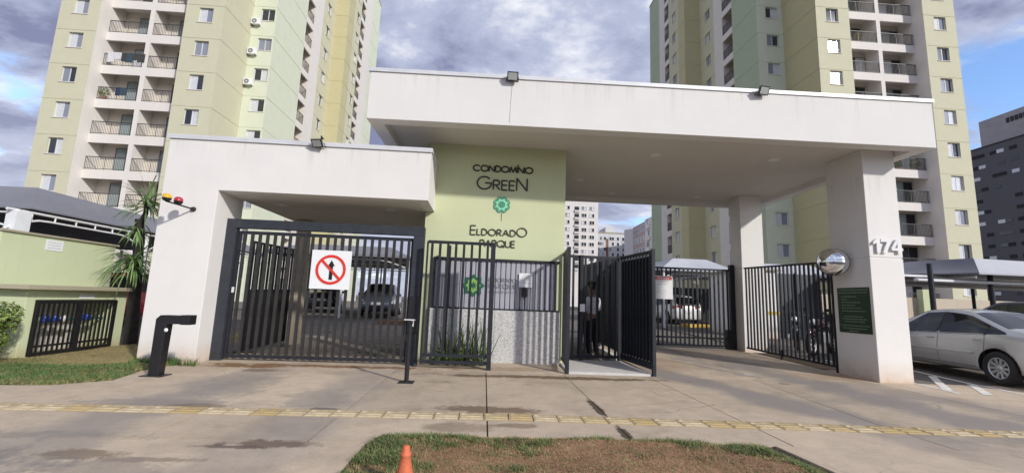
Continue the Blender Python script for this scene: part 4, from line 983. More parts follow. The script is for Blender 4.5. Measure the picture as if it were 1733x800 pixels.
# ------------------------------------------------------------------ walls and fences inside the compound
bw = thing('back_wall', 'beige rendered boundary wall with a green pier behind the right carport', 'wall', (20, 21, 0.3))
b = MB(); b.box(15.5, 20.2, 0.1, 40, 20.45, 2.1); b.build('wall', stucco('beige_wall', (0.56, 0.48, 0.38), dirt_h=0.8), bw)
b = MB(); b.box(21.0, 19.9, 0.1, 21.6, 20.2, 2.5); b.build('pier', M['green'], bw)
bf = thing('back_fence', 'black mesh fence in front of the beige wall beyond the silver sedan', 'fence', (18, 18.5, 0.2))
bar_panel(bf, (13.2, 18.6), (17.6, 18.6), 0.25, 2.2, 0.16, 0.022, 0.022, (2.2, 1.2, 0.3), mt=M['gate'])
for x in (13.2, 15.4, 17.6): post(bf, x, 18.6, 0.2, 2.35, 0.07, 0.07)
sc_ = thing('shade_fence', 'dark panel added for shade at the far side of the pale carports', 'fence', (13, 28.6, 0.4))
b = MB(); b.box(7.6, 28.6, 0.35, 19, 28.64, 2.5); b.build('shade_panel', plain('shade_panel', (0.028, 0.034, 0.030), .9, 0, .4, 3), sc_)  # dark panel added to give the shade inside the carports
for x in (7.6, 10.4, 13.2, 16.0, 18.9): post(sc_, x, 28.55, 0.35, 2.6, 0.08, 0.08)
kw = thing('kiosk', 'small white rendered store with a yellow band behind the side fence', 'store', (10.9, 16.6, 0.2))
b = MB(); b.box(10.15, 16.4, 0.1, 11.35, 19.4, 2.75); b.build('wall', M['white'], kw)
b = MB(); b.box(10.14, 16.385, 1.08, 11.36, 16.4, 1.20); b.build('band', M['yellowpaint'], kw)
b = MB(); b.box(10.05, 16.3, 2.75, 11.45, 19.5, 2.83); b.build('roof', M['coping'], kw)
dk = thing('dark_screen', 'dark blue grey sliding screen behind the motorcycles', 'screen', (12.1, 16.7, 0.2))
b = MB(); b.box(11.4, 16.75, 0.2, 13.2, 16.82, 2.7); b.build('panel', plain('screen_panel', (0.05, 0.058, 0.072), 0.5, 0, 0.2, 2), dk)
for x in (11.45, 12.3, 13.15): post(dk, x, 16.72, 0.15, 2.75, 0.06, 0.06)
gl_ = thing('sliding_gate', 'black half solid sliding gate standing open along the left of the inner drive', 'gate', (-4.72, 10.2, 0))
b = MB(); b.prism([(-4.76, 9.1), (-4.70, 9.1), (-4.63, 11.6), (-4.69, 11.6)], lambda x, y: gz(y)+0.06, lambda x, y: gz(y)+1.22); b.build('solid_panel', M['black'], gl_)
bar_panel(gl_, (-4.73, 9.1), (-4.66, 11.6), 1.22, 2.20, 0.135, 0.05, 0.03, (2.22, 1.24), mt=M['gate'], zf=zpg)
gp = thing('gate_pillar', 'beige rendered pillar ending the sliding gate inside the drive', 'pillar', (-4.45, 10.9, 0))
b = MB(); b.box(-4.60, 10.75, -0.03, -4.34, 11.0, 2.95); b.build('shaft', stucco('beige_pillar', (0.52, 0.45, 0.36), dirt_h=0.6), gp, bevel=0.008)
b = MB(); b.box(-4.62, 10.73, 2.95, -4.32, 11.02, 3.0); b.build('cap', M['coping'], gp)
for (nm, pts, lab) in (('planter_kerb', [(-4.0, 17.2), (-1.2, 17.2), (-1.2, 17.45), (-4.0, 17.45)], 'low brick coloured kerb at the end of the paved inner drive'),
                       ('yellow_kerb', [(9.6, 21.0), (19, 21.0), (19, 21.3), (9.6, 21.3)], 'yellow painted kerb behind the white hatchback')):
    t = thing(nm, lab, 'kerb', (*pts[0], 0.2)); b = MB(); b.prism(pts, lambda x, y: gz(y)-.03, lambda x, y: gz(y)+.14); b.build('kerb', M['soil'] if nm[0] == 'p' else M['yellowpaint'], t, bevel=.01)

# ------------------------------------------------------------------ plants
def leafmat(name, c, var=0.4):
    mt, nt, bs = newmat(name); bs.inputs['Roughness'].default_value = 0.55
    oi = noise(nt, 7, 3, 0.6); nt.links.new(ramp(nt, oi, [(0.3, tuple(x*(1-var) for x in c)), (0.7, tuple(x*(1+var) for x in c))]), bs.inputs['Base Color'])
    bs.inputs['Subsurface Weight'].default_value = 0.0
    return mt
M['leaf'] = leafmat('leaf_green', (0.085, 0.14, 0.028)); M['leaf2'] = leafmat('leaf_yellow_green', (0.21, 0.25, 0.05)); M['palm'] = leafmat('palm_leaf', (0.16, 0.26, 0.085))
M['bark'] = plain('dark_bark', (0.03, 0.026, 0.024), 0.9, 0, 0.4, 8, bmp=0.5); M['twig'] = plain('brown_twig', (0.14, 0.09, 0.05), 0.9)
def leafclump(b, c, r, n, size, rg, mats=(0, 1), flat=1.0):
    for _ in range(n):
        while True:
            p = Vector((rg.uniform(-1, 1), rg.uniform(-1, 1), rg.uniform(-1, 1)))
            if 0.35 < p.length < 1: break
        q = Vector(c)+Vector((p.x*r[0], p.y*r[1], p.z*r[2])); nrm = (p+Vector((rg.uniform(-.8, .8), rg.uniform(-.8, .8), rg.uniform(-.5, .9)))).normalized()
        a = nrm.orthogonal().normalized(); a.rotate(Matrix.Rotation(rg.uniform(0, 6.28), 3, nrm)); e = nrm.cross(a); s_ = size*rg.uniform(.6, 1.3)
        b.cur = mats[0] if rg.random() < 0.6 else mats[1]
        b.add([q-a*s_, q+e*s_*.45, q+a*s_, q-e*s_*.45], [(0, 1, 2, 3)])
bu = thing('bush', 'clipped yellowish green bush beside the meter cabinet at the left edge', 'bush', (-7.85, 7.40, 0))
rg = random.Random(4); b = MB()
for (dx, dy, dz, r_) in ((0, 0, .50, .32), (-.32, .05, .52, .33), (.10, -.12, .34, .28), (-.15, -.1, .68, .24), (.12, .1, .66, .22), (-.6, 0, .5, .34), (-.4, -.2, .3, .3)):
    leafclump(b, (-7.55+dx, 7.25+dy, dz*1.12), (r_*1.1, r_*1.1, r_*1.08), 950, 0.030, rg)
b.build('foliage', [M['leaf'], M['leaf2']], bu)
b = MB()
for k in range(9):
    a = rg.uniform(0, 6.28); b.tube([(-7.66+.08*math.cos(a), 7.28+.08*math.sin(a), 0), (-7.72+.35*math.cos(a), 7.28+.25*math.sin(a), .6)], [.014, .006], 5)
b.build('stem', M['twig'], bu)
def longleaf(b, base, az, el, L, w, droop, rg, n=6):
    p = Vector(base); d = Vector((math.cos(az)*math.cos(el), math.sin(az)*math.cos(el), math.sin(el))); V = []
    sd = Vector((-math.sin(az), math.cos(az), 0))
    for i in range(n+1):
        t = i/n; ww = w*(math.sin(math.pi*min(1, .12+t*.9))**0.6)*(1 if i < n else 0.1)
        V += [p-sd*ww, p+Vector((0, 0, -ww*.5)), p+sd*ww]
        d = (d+Vector((0, 0, -droop/n))).normalized(); p = p+d*(L/n)
    F = []
    for i in range(n):
        o = i*3; F += [(o, o+1, o+4, o+3), (o+1, o+2, o+5, o+4)]
    b.add(V, F)
pl = thing('palm', 'small palm with long arching leaves on a thick dark trunk beside the white portal leg', 'palm', (-7.25, 9.95, 0.04))
b = MB(); b.tube([(-7.45, 10.0, 0), (-7.48, 9.98, .8), (-7.52, 9.97, 1.6), (-7.62, 9.95, 2.72)], [.13, .11, .10, .085], 12); b.tube([(-7.52, 9.97, 1.2), (-7.40, 9.8, 1.45), (-7.36, 9.72, 1.62)], [.08, .07, .06], 8)
b.tube([(-7.62, 9.95, 2.55), (-7.48, 9.9, 2.85), (-7.45, 9.85, 3.05)], [.06, .05, .04], 8); b.build('trunk', M['bark'], pl)
rg = random.Random(9)
for (c, n, L, e0, e1, dr) in (((-7.45, 9.85, 3.05), 85, .72, -15, 85, 1.2), ((-7.45, 9.75, 1.72), 130, .78, -5, 80, 2.2), ((-7.6, 9.93, 2.5), 40, .55, -30, 50, 1.7)):
    for k in range(n):
        b = MB(); b.smooth = True
        longleaf(b, Vector(c)+Vector((rg.uniform(-.05, .05), rg.uniform(-.05, .05), rg.uniform(-.12, .12))), rg.uniform(0, 6.28), R(rg.uniform(e0, e1)), L*rg.uniform(.6, 1.15), .014, dr*rg.uniform(.7, 1.3), rg)
        b.build('leaf', M['palm'], pl)
rg = random.Random(12)
for k, x in enumerate((-.88, -.66, -.47, -.30, -.14, .02)):
    t = thing('reed_plant', 'upright reedy plant growing behind the bars before the granite plinth', 'plant', (x, 8.62, 0), 0, 'reedy plants behind the fence panel')
    b = MB()
    for q in range(20):
        b.smooth = True; longleaf(b, (x+rg.uniform(-.08, .08), 8.62+rg.uniform(-.08, .08), 0), rg.uniform(0, 6.28), R(rg.uniform(62, 88)), rg.uniform(.35, 1.0) if k not in (0,) else rg.uniform(.2, .5), .010, .35, rg)
    leafclump(b, (x, 8.62, .17), (.13, .12, .17), 90, .035, rg, (0, 0)); b.build('foliage', M['leaf'], t)
    b = MB(); b.tube([(x, 8.62, -.01), (x+rg.uniform(-.05, .05), 8.62, .45)], [.012, .005], 5); b.build('stem', M['twig'], t)
# ------------------------------------------------------------------ apartment towers
def wall_face(b, p0, p1, n, z0, z1, holes=(), grooves=(), depth=0.24):
    """wall from p0 to p1 (x, y), outward normal n; rectangular openings and recessed joints"""
    p0, p1, n = Vector((*p0, 0)), Vector((*p1, 0)), Vector((*n, 0)); d = p1-p0; W = d.length; d.normalize()
    P = lambda u, z, k=0.0: p0+d*u-n*k+Vector((0, 0, z))
    hs = [(h[0], h[1], h[2], h[3], depth, False) for h in holes]
    gr = [(0, W, g-0.022, g+0.022, 0.022, True) for g in grooves if z0 < g-0.05 and g+0.05 < z1]
    us = sorted({0, W, *[h[0] for h in hs], *[h[1] for h in hs]}); zs = sorted({z0, z1, *[q for h in hs+gr for q in h[2:4]]})
    for i in range(len(us)-1):
        for j in range(len(zs)-1):
            uc, zc = (us[i]+us[i+1])/2, (zs[j]+zs[j+1])/2; k = 0.0
            if any(h[0] < uc < h[1] and h[2] < zc < h[3] for h in hs): continue
            if any(h[2] < zc < h[3] for h in gr): k = 0.022
            b.quad(P(us[i], zs[j], k), P(us[i+1], zs[j], k), P(us[i+1], zs[j+1], k), P(us[i], zs[j+1], k))
    for h in gr:
        for z in h[2:4]: b.quad(P(0, z), P(W, z), P(W, z, 0.022), P(0, z, 0.022))
    for (u0, u1, a, c, k, _) in hs:
        b.quad(P(u0, a), P(u1, a), P(u1, a, k), P(u0, a, k)); b.quad(P(u0, c), P(u1, c), P(u1, c, k), P(u0, c, k))
        b.quad(P(u0, a), P(u0, c), P(u0, c, k), P(u0, a, k)); b.quad(P(u1, a), P(u1, c), P(u1, c, k), P(u1, a, k))
        b.quad(P(u0, a, k), P(u1, a, k), P(u1, c, k), P(u0, c, k))
# window kit: built facing -y with its sill centre at the origin, shared by every copy
_wk = {}
def window_kit(w, h):
    k = (w, h)
    if k in _wk: return _wk[k]
    b = MB(); f = 0.045
    b.box(-w/2, .02, 0, -w/2+f, .10, h); b.box(w/2-f, .02, 0, w/2, .10, h); b.box(-w/2+f, .02, 0, w/2-f, .10, f); b.box(-w/2+f, .02, h-f, w/2-f, .10, h); b.box(-.025, .03, f, .025, .09, h-f)
    frames = [b.mesh('window', m_) for m_ in (M['winframe'], M['alu'])]
    s_ = MB(); s_.box(-w/2-.06, -.15, -.05, w/2+.06, -.095, 0.0); s_.box(-w/2, -.095, -.05, w/2, .02, 0.0)
    sill = s_.mesh('sill', M['whiteplain'])
    def pn(x0, x1, y): q = MB(); q.box(x0, y, f, x1, y+.012, h-f); return q
    panes = {m_: (pn(-w/2+f, -.025, .05).mesh('pane', M[m_]), pn(.025, w/2-f, .065).mesh('pane', M[m_])) for m_ in ('glass', 'glass2', 'curtain')}
    _wk[k] = (frames, sill, panes); return _wk[k]
def window(t, pos, ang, w, h, rg, fi=0, mode=None):
    frames, sill, panes = window_kit(w, h)
    o = put('window', frames[fi], t, pos, (0, 0, ang)); sub('sill', sill, o)
    mode = mode or rg.choice(('gd', 'cg', 'cg', 'cd', 'cc', 'cg', 'dc', 'gc', 'dd', 'gg'))
    for k in (0, 1): sub('pane', panes[{'g': 'glass2', 'd': 'glass', 'c': 'curtain'}[mode[k]]][k], o)
    return o
_bk = {}
def balcony_kit(w, d, wall_h):
    k = (round(w, 3), round(d, 3))
    if k in _bk: return _bk[k]
    b = MB()  # front beam and floor: origin at front centre, floor level; depth goes +y
    b.box(-w/2, 0, -.68, w/2, .14, 0.0); b.box(-w/2, .14, -.16, w/2, d, -.01)
    base = b.mesh('balcony', M['whiteplain'])
    r = MB(); zt = 1.02
    r.box(-w/2, .05, zt-.045, w/2, .10, zt); r.box(-w/2, .06, .08, w/2, .09, .11)
    n = int(w/0.115)
    for i in range(n+1):
        x = -w/2+.01+(w-.02)*i/n; wd = .020 if i % max(1, n//2) == 0 else .0065; r.box(x-wd, .064, 0.0, x+wd, .086, zt-.04)
    rail = r.mesh('railing', M['rail'])
    doors = []
    for (a, m1, m2) in ((.12, 'doorgreen', 'dark'), (.12, 'doorgreen', 'glass'), (.20, 'doorgreen', 'dark'), (.22, 'dark', 'curtain'), (.2, 'curtain', 'dark'), (.16, 'glass', 'dark')):
        q = MB(); x0 = -w/2+w*(.30+a*.6); x1 = x0+w*.52; xm = (x0+x1)/2; H_ = 2.05; y = d-.03
        q.cur = 0
        for (u0, u1) in ((x0-.04, x0), (xm-.02, xm+.02), (x1, x1+.04)): q.box(u0, y-.06, 0, u1, y, H_)
        q.box(x0-.04, y-.06, H_, x1+.04, y, H_+.05)
        q.cur = 1; q.box(x0, y-.03, 0, xm-.02, y-.01, H_); q.cur = 2; q.box(xm+.02, y-.045, 0, x1, y-.025, H_)
        doors.append(q.mesh('balcony_door', [M['winframe'], M[m1], M[m2]]))
    _bk[k] = (base, rail, doors); return _bk[k]
def balcony(t, pos, ang, w, d, rg):
    base, rail, doors = balcony_kit(w, d, 2.75)
    o = put('balcony', base, t, pos, (0, 0, ang)); sub('railing', rail, o); sub('balcony_door', rg.choice(doors), o); return o

def tower(label, s, q, seed):
    """s=+1: right-hand flank visible; s=-1: left-hand flank visible. q holds surveyed coordinates"""
    rg = random.Random(seed); fy, ry = q['fy'], q['ry']; zf = [q['z0']+2.75*i for i in range(q['n'])]; top = q['top']; z0 = 0.2
    X = q['x']     # outer edge, outer/recess edge, pillar centre, recess/inner edge, inner edge, green end, wing2 end
    t = thing('apartment_tower', label, 'apartment tower', ((X[0]+X[5])/2, fy+10, 0.4))
    gr = [z-0.55 for z in zf]
    nf = (0, -1); ns = (s, 0); na = 0.0; sa = R(90)*s    # kit faces -y; turned to face +x needs +90 deg
    def face(name, mt, p0, p1, n, wins=(), ww=1.05, wh=1.2, wz=1.4-.6, grooves=True, zt=None, fi=1, modes=None):
        a = Vector((*p0, 0)); L = (Vector((*p1, 0))-a).length; d = (Vector((*p1, 0))-a).normalized(); ang = 0.0 if n == nf else sa
        holes = [(u-ww/2, u+ww/2, z+wz, z+wz+wh) for u in wins for z in zf if z+wz+wh < top-.3]
        b = MB(); wall_face(b, p0, p1, n, z0, zt or top, holes, gr if grooves else ()); b.build(name, mt, t)
        for u in wins:
            for i, z in enumerate(zf):
                if z+wz+wh < top-.3:
                    p = a+d*u; window(t, (p.x-n[0]*.10, p.y-n[1]*.10, z+wz), ang, ww, wh, rg, fi, (modes or {}).get(i))
    o, oe, pc, ie, ii, ge, we = X
    face('wall', M['cream'], (o, fy), (oe, fy), nf, [abs(q['w1']-o)], wz=q['wz'])
    face('wall', M['whiteplain'], (oe, fy), (oe, ry+1.35), (-1, 0) if oe > o and False else ((1, 0) if oe > o else (-1, 0)), grooves=False)
    face('wall', M['cream'], (ie, fy), (ii, fy), nf, [abs(q['w2']-ie)], wz=q['wz'], modes=q.get('m2'))
    face('wall', M['whiteplain'], (ie, fy), (ie, ry+1.35), (-1, 0) if ii > ie else (1, 0), grooves=False)
    face('wall', M['tan'] if s < 0 else M['cream'], (ii, fy), (ii, q['gy']), ns)  # right tower: flank shade put into the colour, tan for cream
    face('wall', M['palegreen'], (ii, q['gy']), (ge, q['gy']), nf, [abs(q['w3']-ii)], ww=1.15, wh=1.1, wz=q['wz']+.1, fi=1)
    Y = q['ys']    # along the flank: green end, balcony end, white end, cream end, tan end, wing window end, balcony end, white end, green end
    g = M['shadedgreen'] if s < 0 else M['palegreen']  # right tower's flank takes the darker green as painted shade
    face('wall', g, (ge, q['gy']), (ge, Y[0]), ns)
    face('wall', M['whiteplain'], (ge, Y[1]), (ge, Y[2]), ns, grooves=False)
    face('wall', M['cream'], (ge, Y[2]), (ge, Y[3]), ns, [q['w4']-Y[2]], ww=1.0, wz=q['wz']+.2)
    face('wall', M['tan'], (ge, Y[3]), (we, Y[3]), nf)
    face('wall', M['tan'], (we, Y[3]), (we, Y[4]), ns)
    face('wall', M['cream'], (we, Y[4]), (we, Y[5]), ns, [q['w5']-Y[4]], ww=1.0, wz=q['wz']+.2)
    face('wall', M['whiteplain'], (we, Y[6]), (we, Y[7]), ns, grooves=False)
    face('wall', g, (we, Y[7]), (we, Y[8]), ns)
    # balcony bays
    b = MB(); lo, hi = sorted((oe, ie)); b.quad((lo, ry+1.35, z0), (hi, ry+1.35, z0), (hi, ry+1.35, top), (lo, ry+1.35, top)); b.build('balcony_wall', M['balcony_in'], t)
    b = MB(); b.box(pc-.17, ry, z0, pc+.17, ry+1.35, top); b.build('balcony_pier', M['whiteplain'], t)
    for (x0, x1) in ((lo, pc-.17), (pc+.17, hi)):
        for z in zf: balcony(t, ((x0+x1)/2, ry, z), 0.0, x1-x0, 1.33, rg)
    for (xx, y0, y1) in ((ge, Y[0], Y[1]), (we, Y[5], Y[6])):
        xb = xx-s*1.35
        b = MB(); b.quad((xb, y0, z0), (xb, y1, z0), (xb, y1, top), (xb, y0, top)); b.quad((xx, y0, z0), (xb, y0, z0), (xb, y0, top), (xx, y0, top)); b.quad((xx, y1, z0), (xb, y1, z0), (xb, y1, top), (xx, y1, top))
        b.build('balcony_wall', M['balcony_in'], t)
        for z in zf: balcony(t, (xx, (y0+y1)/2, z), sa, y1-y0, 1.33, rg)
    # closing faces and roof
    b = MB(); b.quad((o, fy, z0), (o, Y[8], z0), (o, Y[8], top), (o, fy, top)); b.quad((o, Y[8], z0), (we, Y[8], z0), (we, Y[8], top), (o, Y[8], top)); b.build('wall', M['cream'], t)
    b = MB()
    for (xa, xb, ya, yb) in ((o, oe, fy, ry+1.4), (oe, ie, ry, ry+1.4), (ie, ii, fy, ry+1.4), (o, ii, ry+1.4, q['gy']), (o, ge, q['gy'], Y[3]), (o, we, Y[3], Y[8])):
        xl, xh = sorted((xa, xb)); b.box(xl-.04, ya-.04, top, xh+.04, yb+.04, top+.22)
    b.build('roof', M['coping'], t)
    return t, zf
QL = dict(fy=32.4, ry=33.3, gy=36.1, z0=1.45, n=15, top=44.4, wz=0.8, x=(-32.98, -30.1, -27.0, -23.9, -21.03, -19.09, -17.57), w1=-31.5, w2=-22.4, w3=-19.8, w4=47.1, w5=52.4,
          ys=(41.8, 43.5, 45.6, 48.95, 50.9, 53.4, 55.2, 58.0, 61.8))
QR = dict(fy=31.45, ry=32.4, gy=35.4, z0=1.95, n=15, top=43.6, wz=0.92, x=(38.46, 35.63, 32.5, 29.06, 26.2, 23.75, 21.9), w1=37.07, w2=27.6, w3=25.2, w4=44.1, w5=48.6,
          ys=(39.3, 41.1, 42.8, 45.76, 47.4, 50.1, 51.4, 53.1, 56.4), m2={5: 'cc', 6: 'cc', 7: 'gc'})
tl, ZL = tower('cream and pale green apartment tower with balconies on the left', 1, QL, 31)
tr, ZRt = tower('cream and pale green apartment tower rising behind the canopy on the right', -1, QR, 32)

# air conditioners, washing and plants on the towers
def aircon(pos, lab):
    t = thing('air_conditioner', lab, 'air conditioner', pos, 0, 'air conditioners on the left tower')
    b = MB(); b.box(-.36, -.34, 0, .36, -.06, .56); b.build('body', M['whitepaint'], t, local=True, bevel=.02)
    b = MB(); b.v = []; vs = [(-.08+q*math.cos(2*math.pi*i/20), -.345, .28+q*math.sin(2*math.pi*i/20)) for q in (.21, .06) for i in range(20)]
    b.add(vs, [(i, (i+1) % 20, 20+(i+1) % 20, 20+i) for i in range(20)]); b.build('fan_grille', M['winframe'], t, local=True)
    for x_ in (-.3, .25): b = MB(); b.box(x_, -.36, -.05, x_+.05, 0, 0); b.build('bracket', M['winframe'], t, local=True)
for i, lab in ((8, 'air conditioner beside the topmost visible green window of the left tower'), (7, 'air conditioner in the middle of the three on the left tower'), (6, 'lowest of the three air conditioners on the left tower')):
    aircon((-20.62, 36.1, ZL[i]+.35), lab)
def washing(x, y, z, w, lab, seed):
    rg = random.Random(seed); t = thing('laundry', lab, 'laundry', (x, y, z)); u = -w/2
    cols = [(.03, .04, .10), (.25, .03, .06), (.05, .05, .05), (.30, .28, .32), (.04, .07, .09), (.6, .6, .62)]
    while u < w/2-.2:
        ww = rg.uniform(.25, .5); b = MB(); h = rg.uniform(.5, .85)
        for k in range(4):
            b.box(u+k*ww/4, -.01+.015*(k % 2), -h+rg.uniform(0, .05), u+(k+1)*ww/4, .01+.015*(k % 2), 0)
        b.build('cloth', plain('cloth', rg.choice(cols), .9, 0, .2, 8), t, local=True); u += ww+.03
washing(-28.5, 33.27, ZL[6]+1.08, 2.5, 'dark washing hung along a balcony rail of the left tower', 2)
washing(-28.3, 33.27, ZL[5]+1.0, 0.9, 'pale washing over a lower balcony rail of the left tower', 3)
def potplant(x, y, z, r, lab, flower=None):
    t = thing('potted_plant', lab, 'plant', (x, y, z)); rg = random.Random(int(x*10)); b = MB(); leafclump(b, (0, 0, .28+r), (r, r, r), 260, .06, rg); b.build('foliage', [M['leaf'], M['leaf2']], t, local=True)
    b = MB(); b.lathe([(0, 0), (.12, 0), (.16, .28), (0, .28)], 10); b.build('pot', plain('clay_pot', (.3, .14, .08), .8), t, local=True)
    if flower:
        b = MB(); leafclump(b, (0, -.08, .35+r), (r*.7, r*.7, r*.7), 60, .07, rg, (0, 0)); b.build('flowers', flower, t, local=True)['kind'] = 'stuff'
potplant(34.95, 32.75, ZRt[4], .42, 'leafy plant on a right tower balcony just above the numbered column')
potplant(33.6, 32.8, ZRt[4], .28, 'smaller plant beside the leafy one on the balcony above the numbered column')
potplant(30.9, 32.8, ZRt[8], .4, 'plant with orange flowers on an upper balcony of the right tower', plain('orange_petals', (.7, .16, .02), .6))
potplant(-29.7, 33.5, ZL[5], .38, 'plant at the left end of a balcony on the left tower')

# ------------------------------------------------------------------ far buildings
_fw = {}
def farwin(w, h, depth=.2):
    k = (w, h)
    if k not in _fw:
        b = MB(); b.cur = 0; f = .08*w
        b.box(-w/2-f, -.10, -f, w/2+f, 0.1, 0); b.box(-w/2-f, -.10, h, w/2+f, .1, h+f); b.box(-w/2-f, -.10, 0, -w/2, .1, h); b.box(w/2, -.10, 0, w/2+f, .1, h); b.box(-.04*w, -.08, 0, .04*w, .1, h)
        b.cur = 1; b.box(-w/2, -.02, 0, -.04*w, .1, h); b.cur = 2; b.box(.04*w, -.02, 0, w/2, .1, h)
        _fw[k] = [b.mesh('window', [M['alu'], M[a], M[c]]) for a, c in (('glass', 'glass'), ('glass2', 'curtain'), ('curtain', 'glass'))]
    return _fw[k]
def farblock(name, label, x0, x1, y0, y1, top, mt, cols, pitch, ztop, n, w=1.3, h=1.2, cat='apartment block', seed=1, faceang=0.0):
    t = thing(name, label, cat, ((x0+x1)/2, (y0+y1)/2, .4)); b = MB(); b.box(x0, y0, 0.2, x1, y1, top); b.build('wall', mt, t)
    b = MB(); b.box(x0-.15, y0-.15, top, x1+.15, y1+.15, top+.35); b.build('roof', M['coping'], t)
    rg = random.Random(seed)
    for c in cols:
        for i in range(n): put('window', rg.choice(farwin(w, h)), t, (c, y0, ztop-i*pitch))
    return t, rg
farwhite = stucco('far_white_render', (0.70, 0.67, 0.66), streak=.1, fine=4); farpink = stucco('far_rose_render', (0.52, 0.42, 0.40), streak=.1, fine=4); fargrey = stucco('far_pale_grey', (0.60, 0.60, 0.60), streak=.1, fine=4)
Yf = 95
t, rg = farblock('apartment_block', 'white apartment block with a column of dark loggias seen beside the sign wall', .172*Yf, .2595*Yf, Yf, Yf+18, .232*Yf+1.27+3, farwhite, (.186*Yf, .226*Yf, .2445*Yf), 1.62+.0, .216*Yf+1.27, 9, 1.0, .75, seed=5)
for i in range(9):
    z = .214*Yf+1.27-i*1.62; b = MB(); b.box(.2035*Yf, Yf-.12, z-.35, .2135*Yf, Yf+.1, z+.85); b.build('loggia', M['dark'], t); b = MB(); b.box(.203*Yf, Yf-.3, z-.42, .2145*Yf, Yf-.12, z+.05); b.build('loggia_rail', fargrey, t)
Yf = 140
t, rg = farblock('apartment_block', 'low pale apartment block in the middle of the gap above the pedestrian gate', .255*Yf, .330*Yf, Yf, Yf+16, .163*Yf+1.27, fargrey, (.264*Yf, .273*Yf, .292*Yf, .304*Yf, .322*Yf), 1.75, .147*Yf+1.27, 8, 1.5, 1.0, seed=6)
b = MB(); b.box(.281*Yf, Yf+2, .163*Yf, .302*Yf, Yf+10, .180*Yf+1.27); b.build('tank_house', fargrey, t)
b = MB(); b.box(.2785*Yf, Yf-.1, 4, .284*Yf, Yf+.1, .150*Yf+1.27); b.build('brown_panel', plain('brown_panel', (.22, .12, .06), .8), t)
for i in range(5): put('window', farwin(2.0, 1.3)[0], t, (.3235*Yf, Yf, .145*Yf+1.27-i*1.75))
# rose coloured slab receding to the right
Xr, Yr = .352*120, 120
t = thing('apartment_block', 'rose and white slab block stepping up at the right of the gap over the gate', 'apartment block', (50, 110, .4))
def skew(p0, p1, top0, top1, mt, name='wall', th=10):
    b = MB(); d = Vector((p1[0]-p0[0], p1[1]-p0[1], 0)).normalized(); nb = Vector((-d.y, d.x, 0))*th
    vs = [(p0[0], p0[1], .2), (p1[0], p1[1], .2), (p1[0]+nb.x, p1[1]+nb.y, .2), (p0[0]+nb.x, p0[1]+nb.y, .2), (p0[0], p0[1], top0), (p1[0], p1[1], top1), (p1[0]+nb.x, p1[1]+nb.y, top1), (p0[0]+nb.x, p0[1]+nb.y, top0)]
    b.add(vs, [(0, 3, 2, 1), (4, 5, 6, 7), (0, 1, 5, 4), (1, 2, 6, 5), (2, 3, 7, 6), (3, 0, 4, 7)]); return b.build(name, mt, t)
skew((.322*132, 132), (.343*128, 128), .173*132+1.27, .177*128+1.27, farwhite); skew((.343*128, 128), (.372*112, 112), .179*128+1.27, .196*112+1.27, farpink); skew((.372*112, 112), (.40*104, 104), .200*112+1.27, .214*104+1.27, farwhite)
for i in range(9):
    for (u, w_) in ((.15, 2.2), (.38, 2.2), (.62, 2.4), (.86, 2.4)):
        p = lerp((.343*128, 128), (.372*112, 112), u); a = math.atan2(112-128, .372*112-.343*128); put('window', farwin(w_, 1.3)[i % 3], t, (p[0], p[1], .162*p[1]+1.27+(u-.15)*.016*p[1]-i*3.0), (0, 0, a))
    for u in (.3, .8):
        p = lerp((.372*112, 112), (.40*104, 104), u); a = math.atan2(-8, .40*104-.372*112); b = MB(); z = .19*p[1]+1.27-i*3.0
        put('window', farwin(2.0, 1.3)[(i+1) % 3], t, (p[0], p[1], z), (0, 0, a))
        put('balcony', boxmesh('balcony', (2.6, 1.0, .9), farwhite), t, (p[0], p[1]-.4, z-1.3), (0, 0, a))
# dark grey tower at the far right: its long face looks towards -x
XD = 110.0
charcoal = stucco('charcoal_render', (0.125, 0.122, 0.135), streak=.15, fine=4)
t = thing('office_tower', 'charcoal grey tower with scattered small windows at the right edge', 'tower block', (XD+10, 80, .4))
b = MB(); b.box(XD, 77.9, .2, XD+20, 91, 38.8); b.build('wall', charcoal, t)
b = MB(); b.box(XD-.1, 77.8, 38.8, XD+20.1, 91.1, 39.1); b.build('roof', M['gatebar'], t)
b = MB(); b.box(XD+1.5, 72, .2, XD+20, 77.9, 38.3); b.build('side_wing', fargrey, t)
b = MB(); b.box(XD+6, 70, 39.1, XD+22, 92.5, 47.3); b.build('upper_block', plain('grey_upper_block', (0.36, 0.34, 0.35), .8, 0, .1, .5), t)
b = MB(); yy = 87.0; rg = random.Random(8)
while yy > 79: b.box(XD+5.85, yy-.55, 44.9, XD+6, yy, 46.0); yy -= .8
b.build('roof_lettering', M['gatebar'], t)
_dw = [boxmesh('window', (1.3, .15, .75), M[k]) for k in ('glass', 'dark', 'curtain')]
for i in range(14):
    for y in (89.3, 88.0, 85.6, 84.3, 82.0, 79.6):
        if rg.random() < .80: put('window', rg.choice((_dw[1], _dw[1], _dw[0], _dw[2] if rg.random() < .7 else _dw[0])), t, (XD, y, 36.7-i*2.55), (0, 0, R(90)))
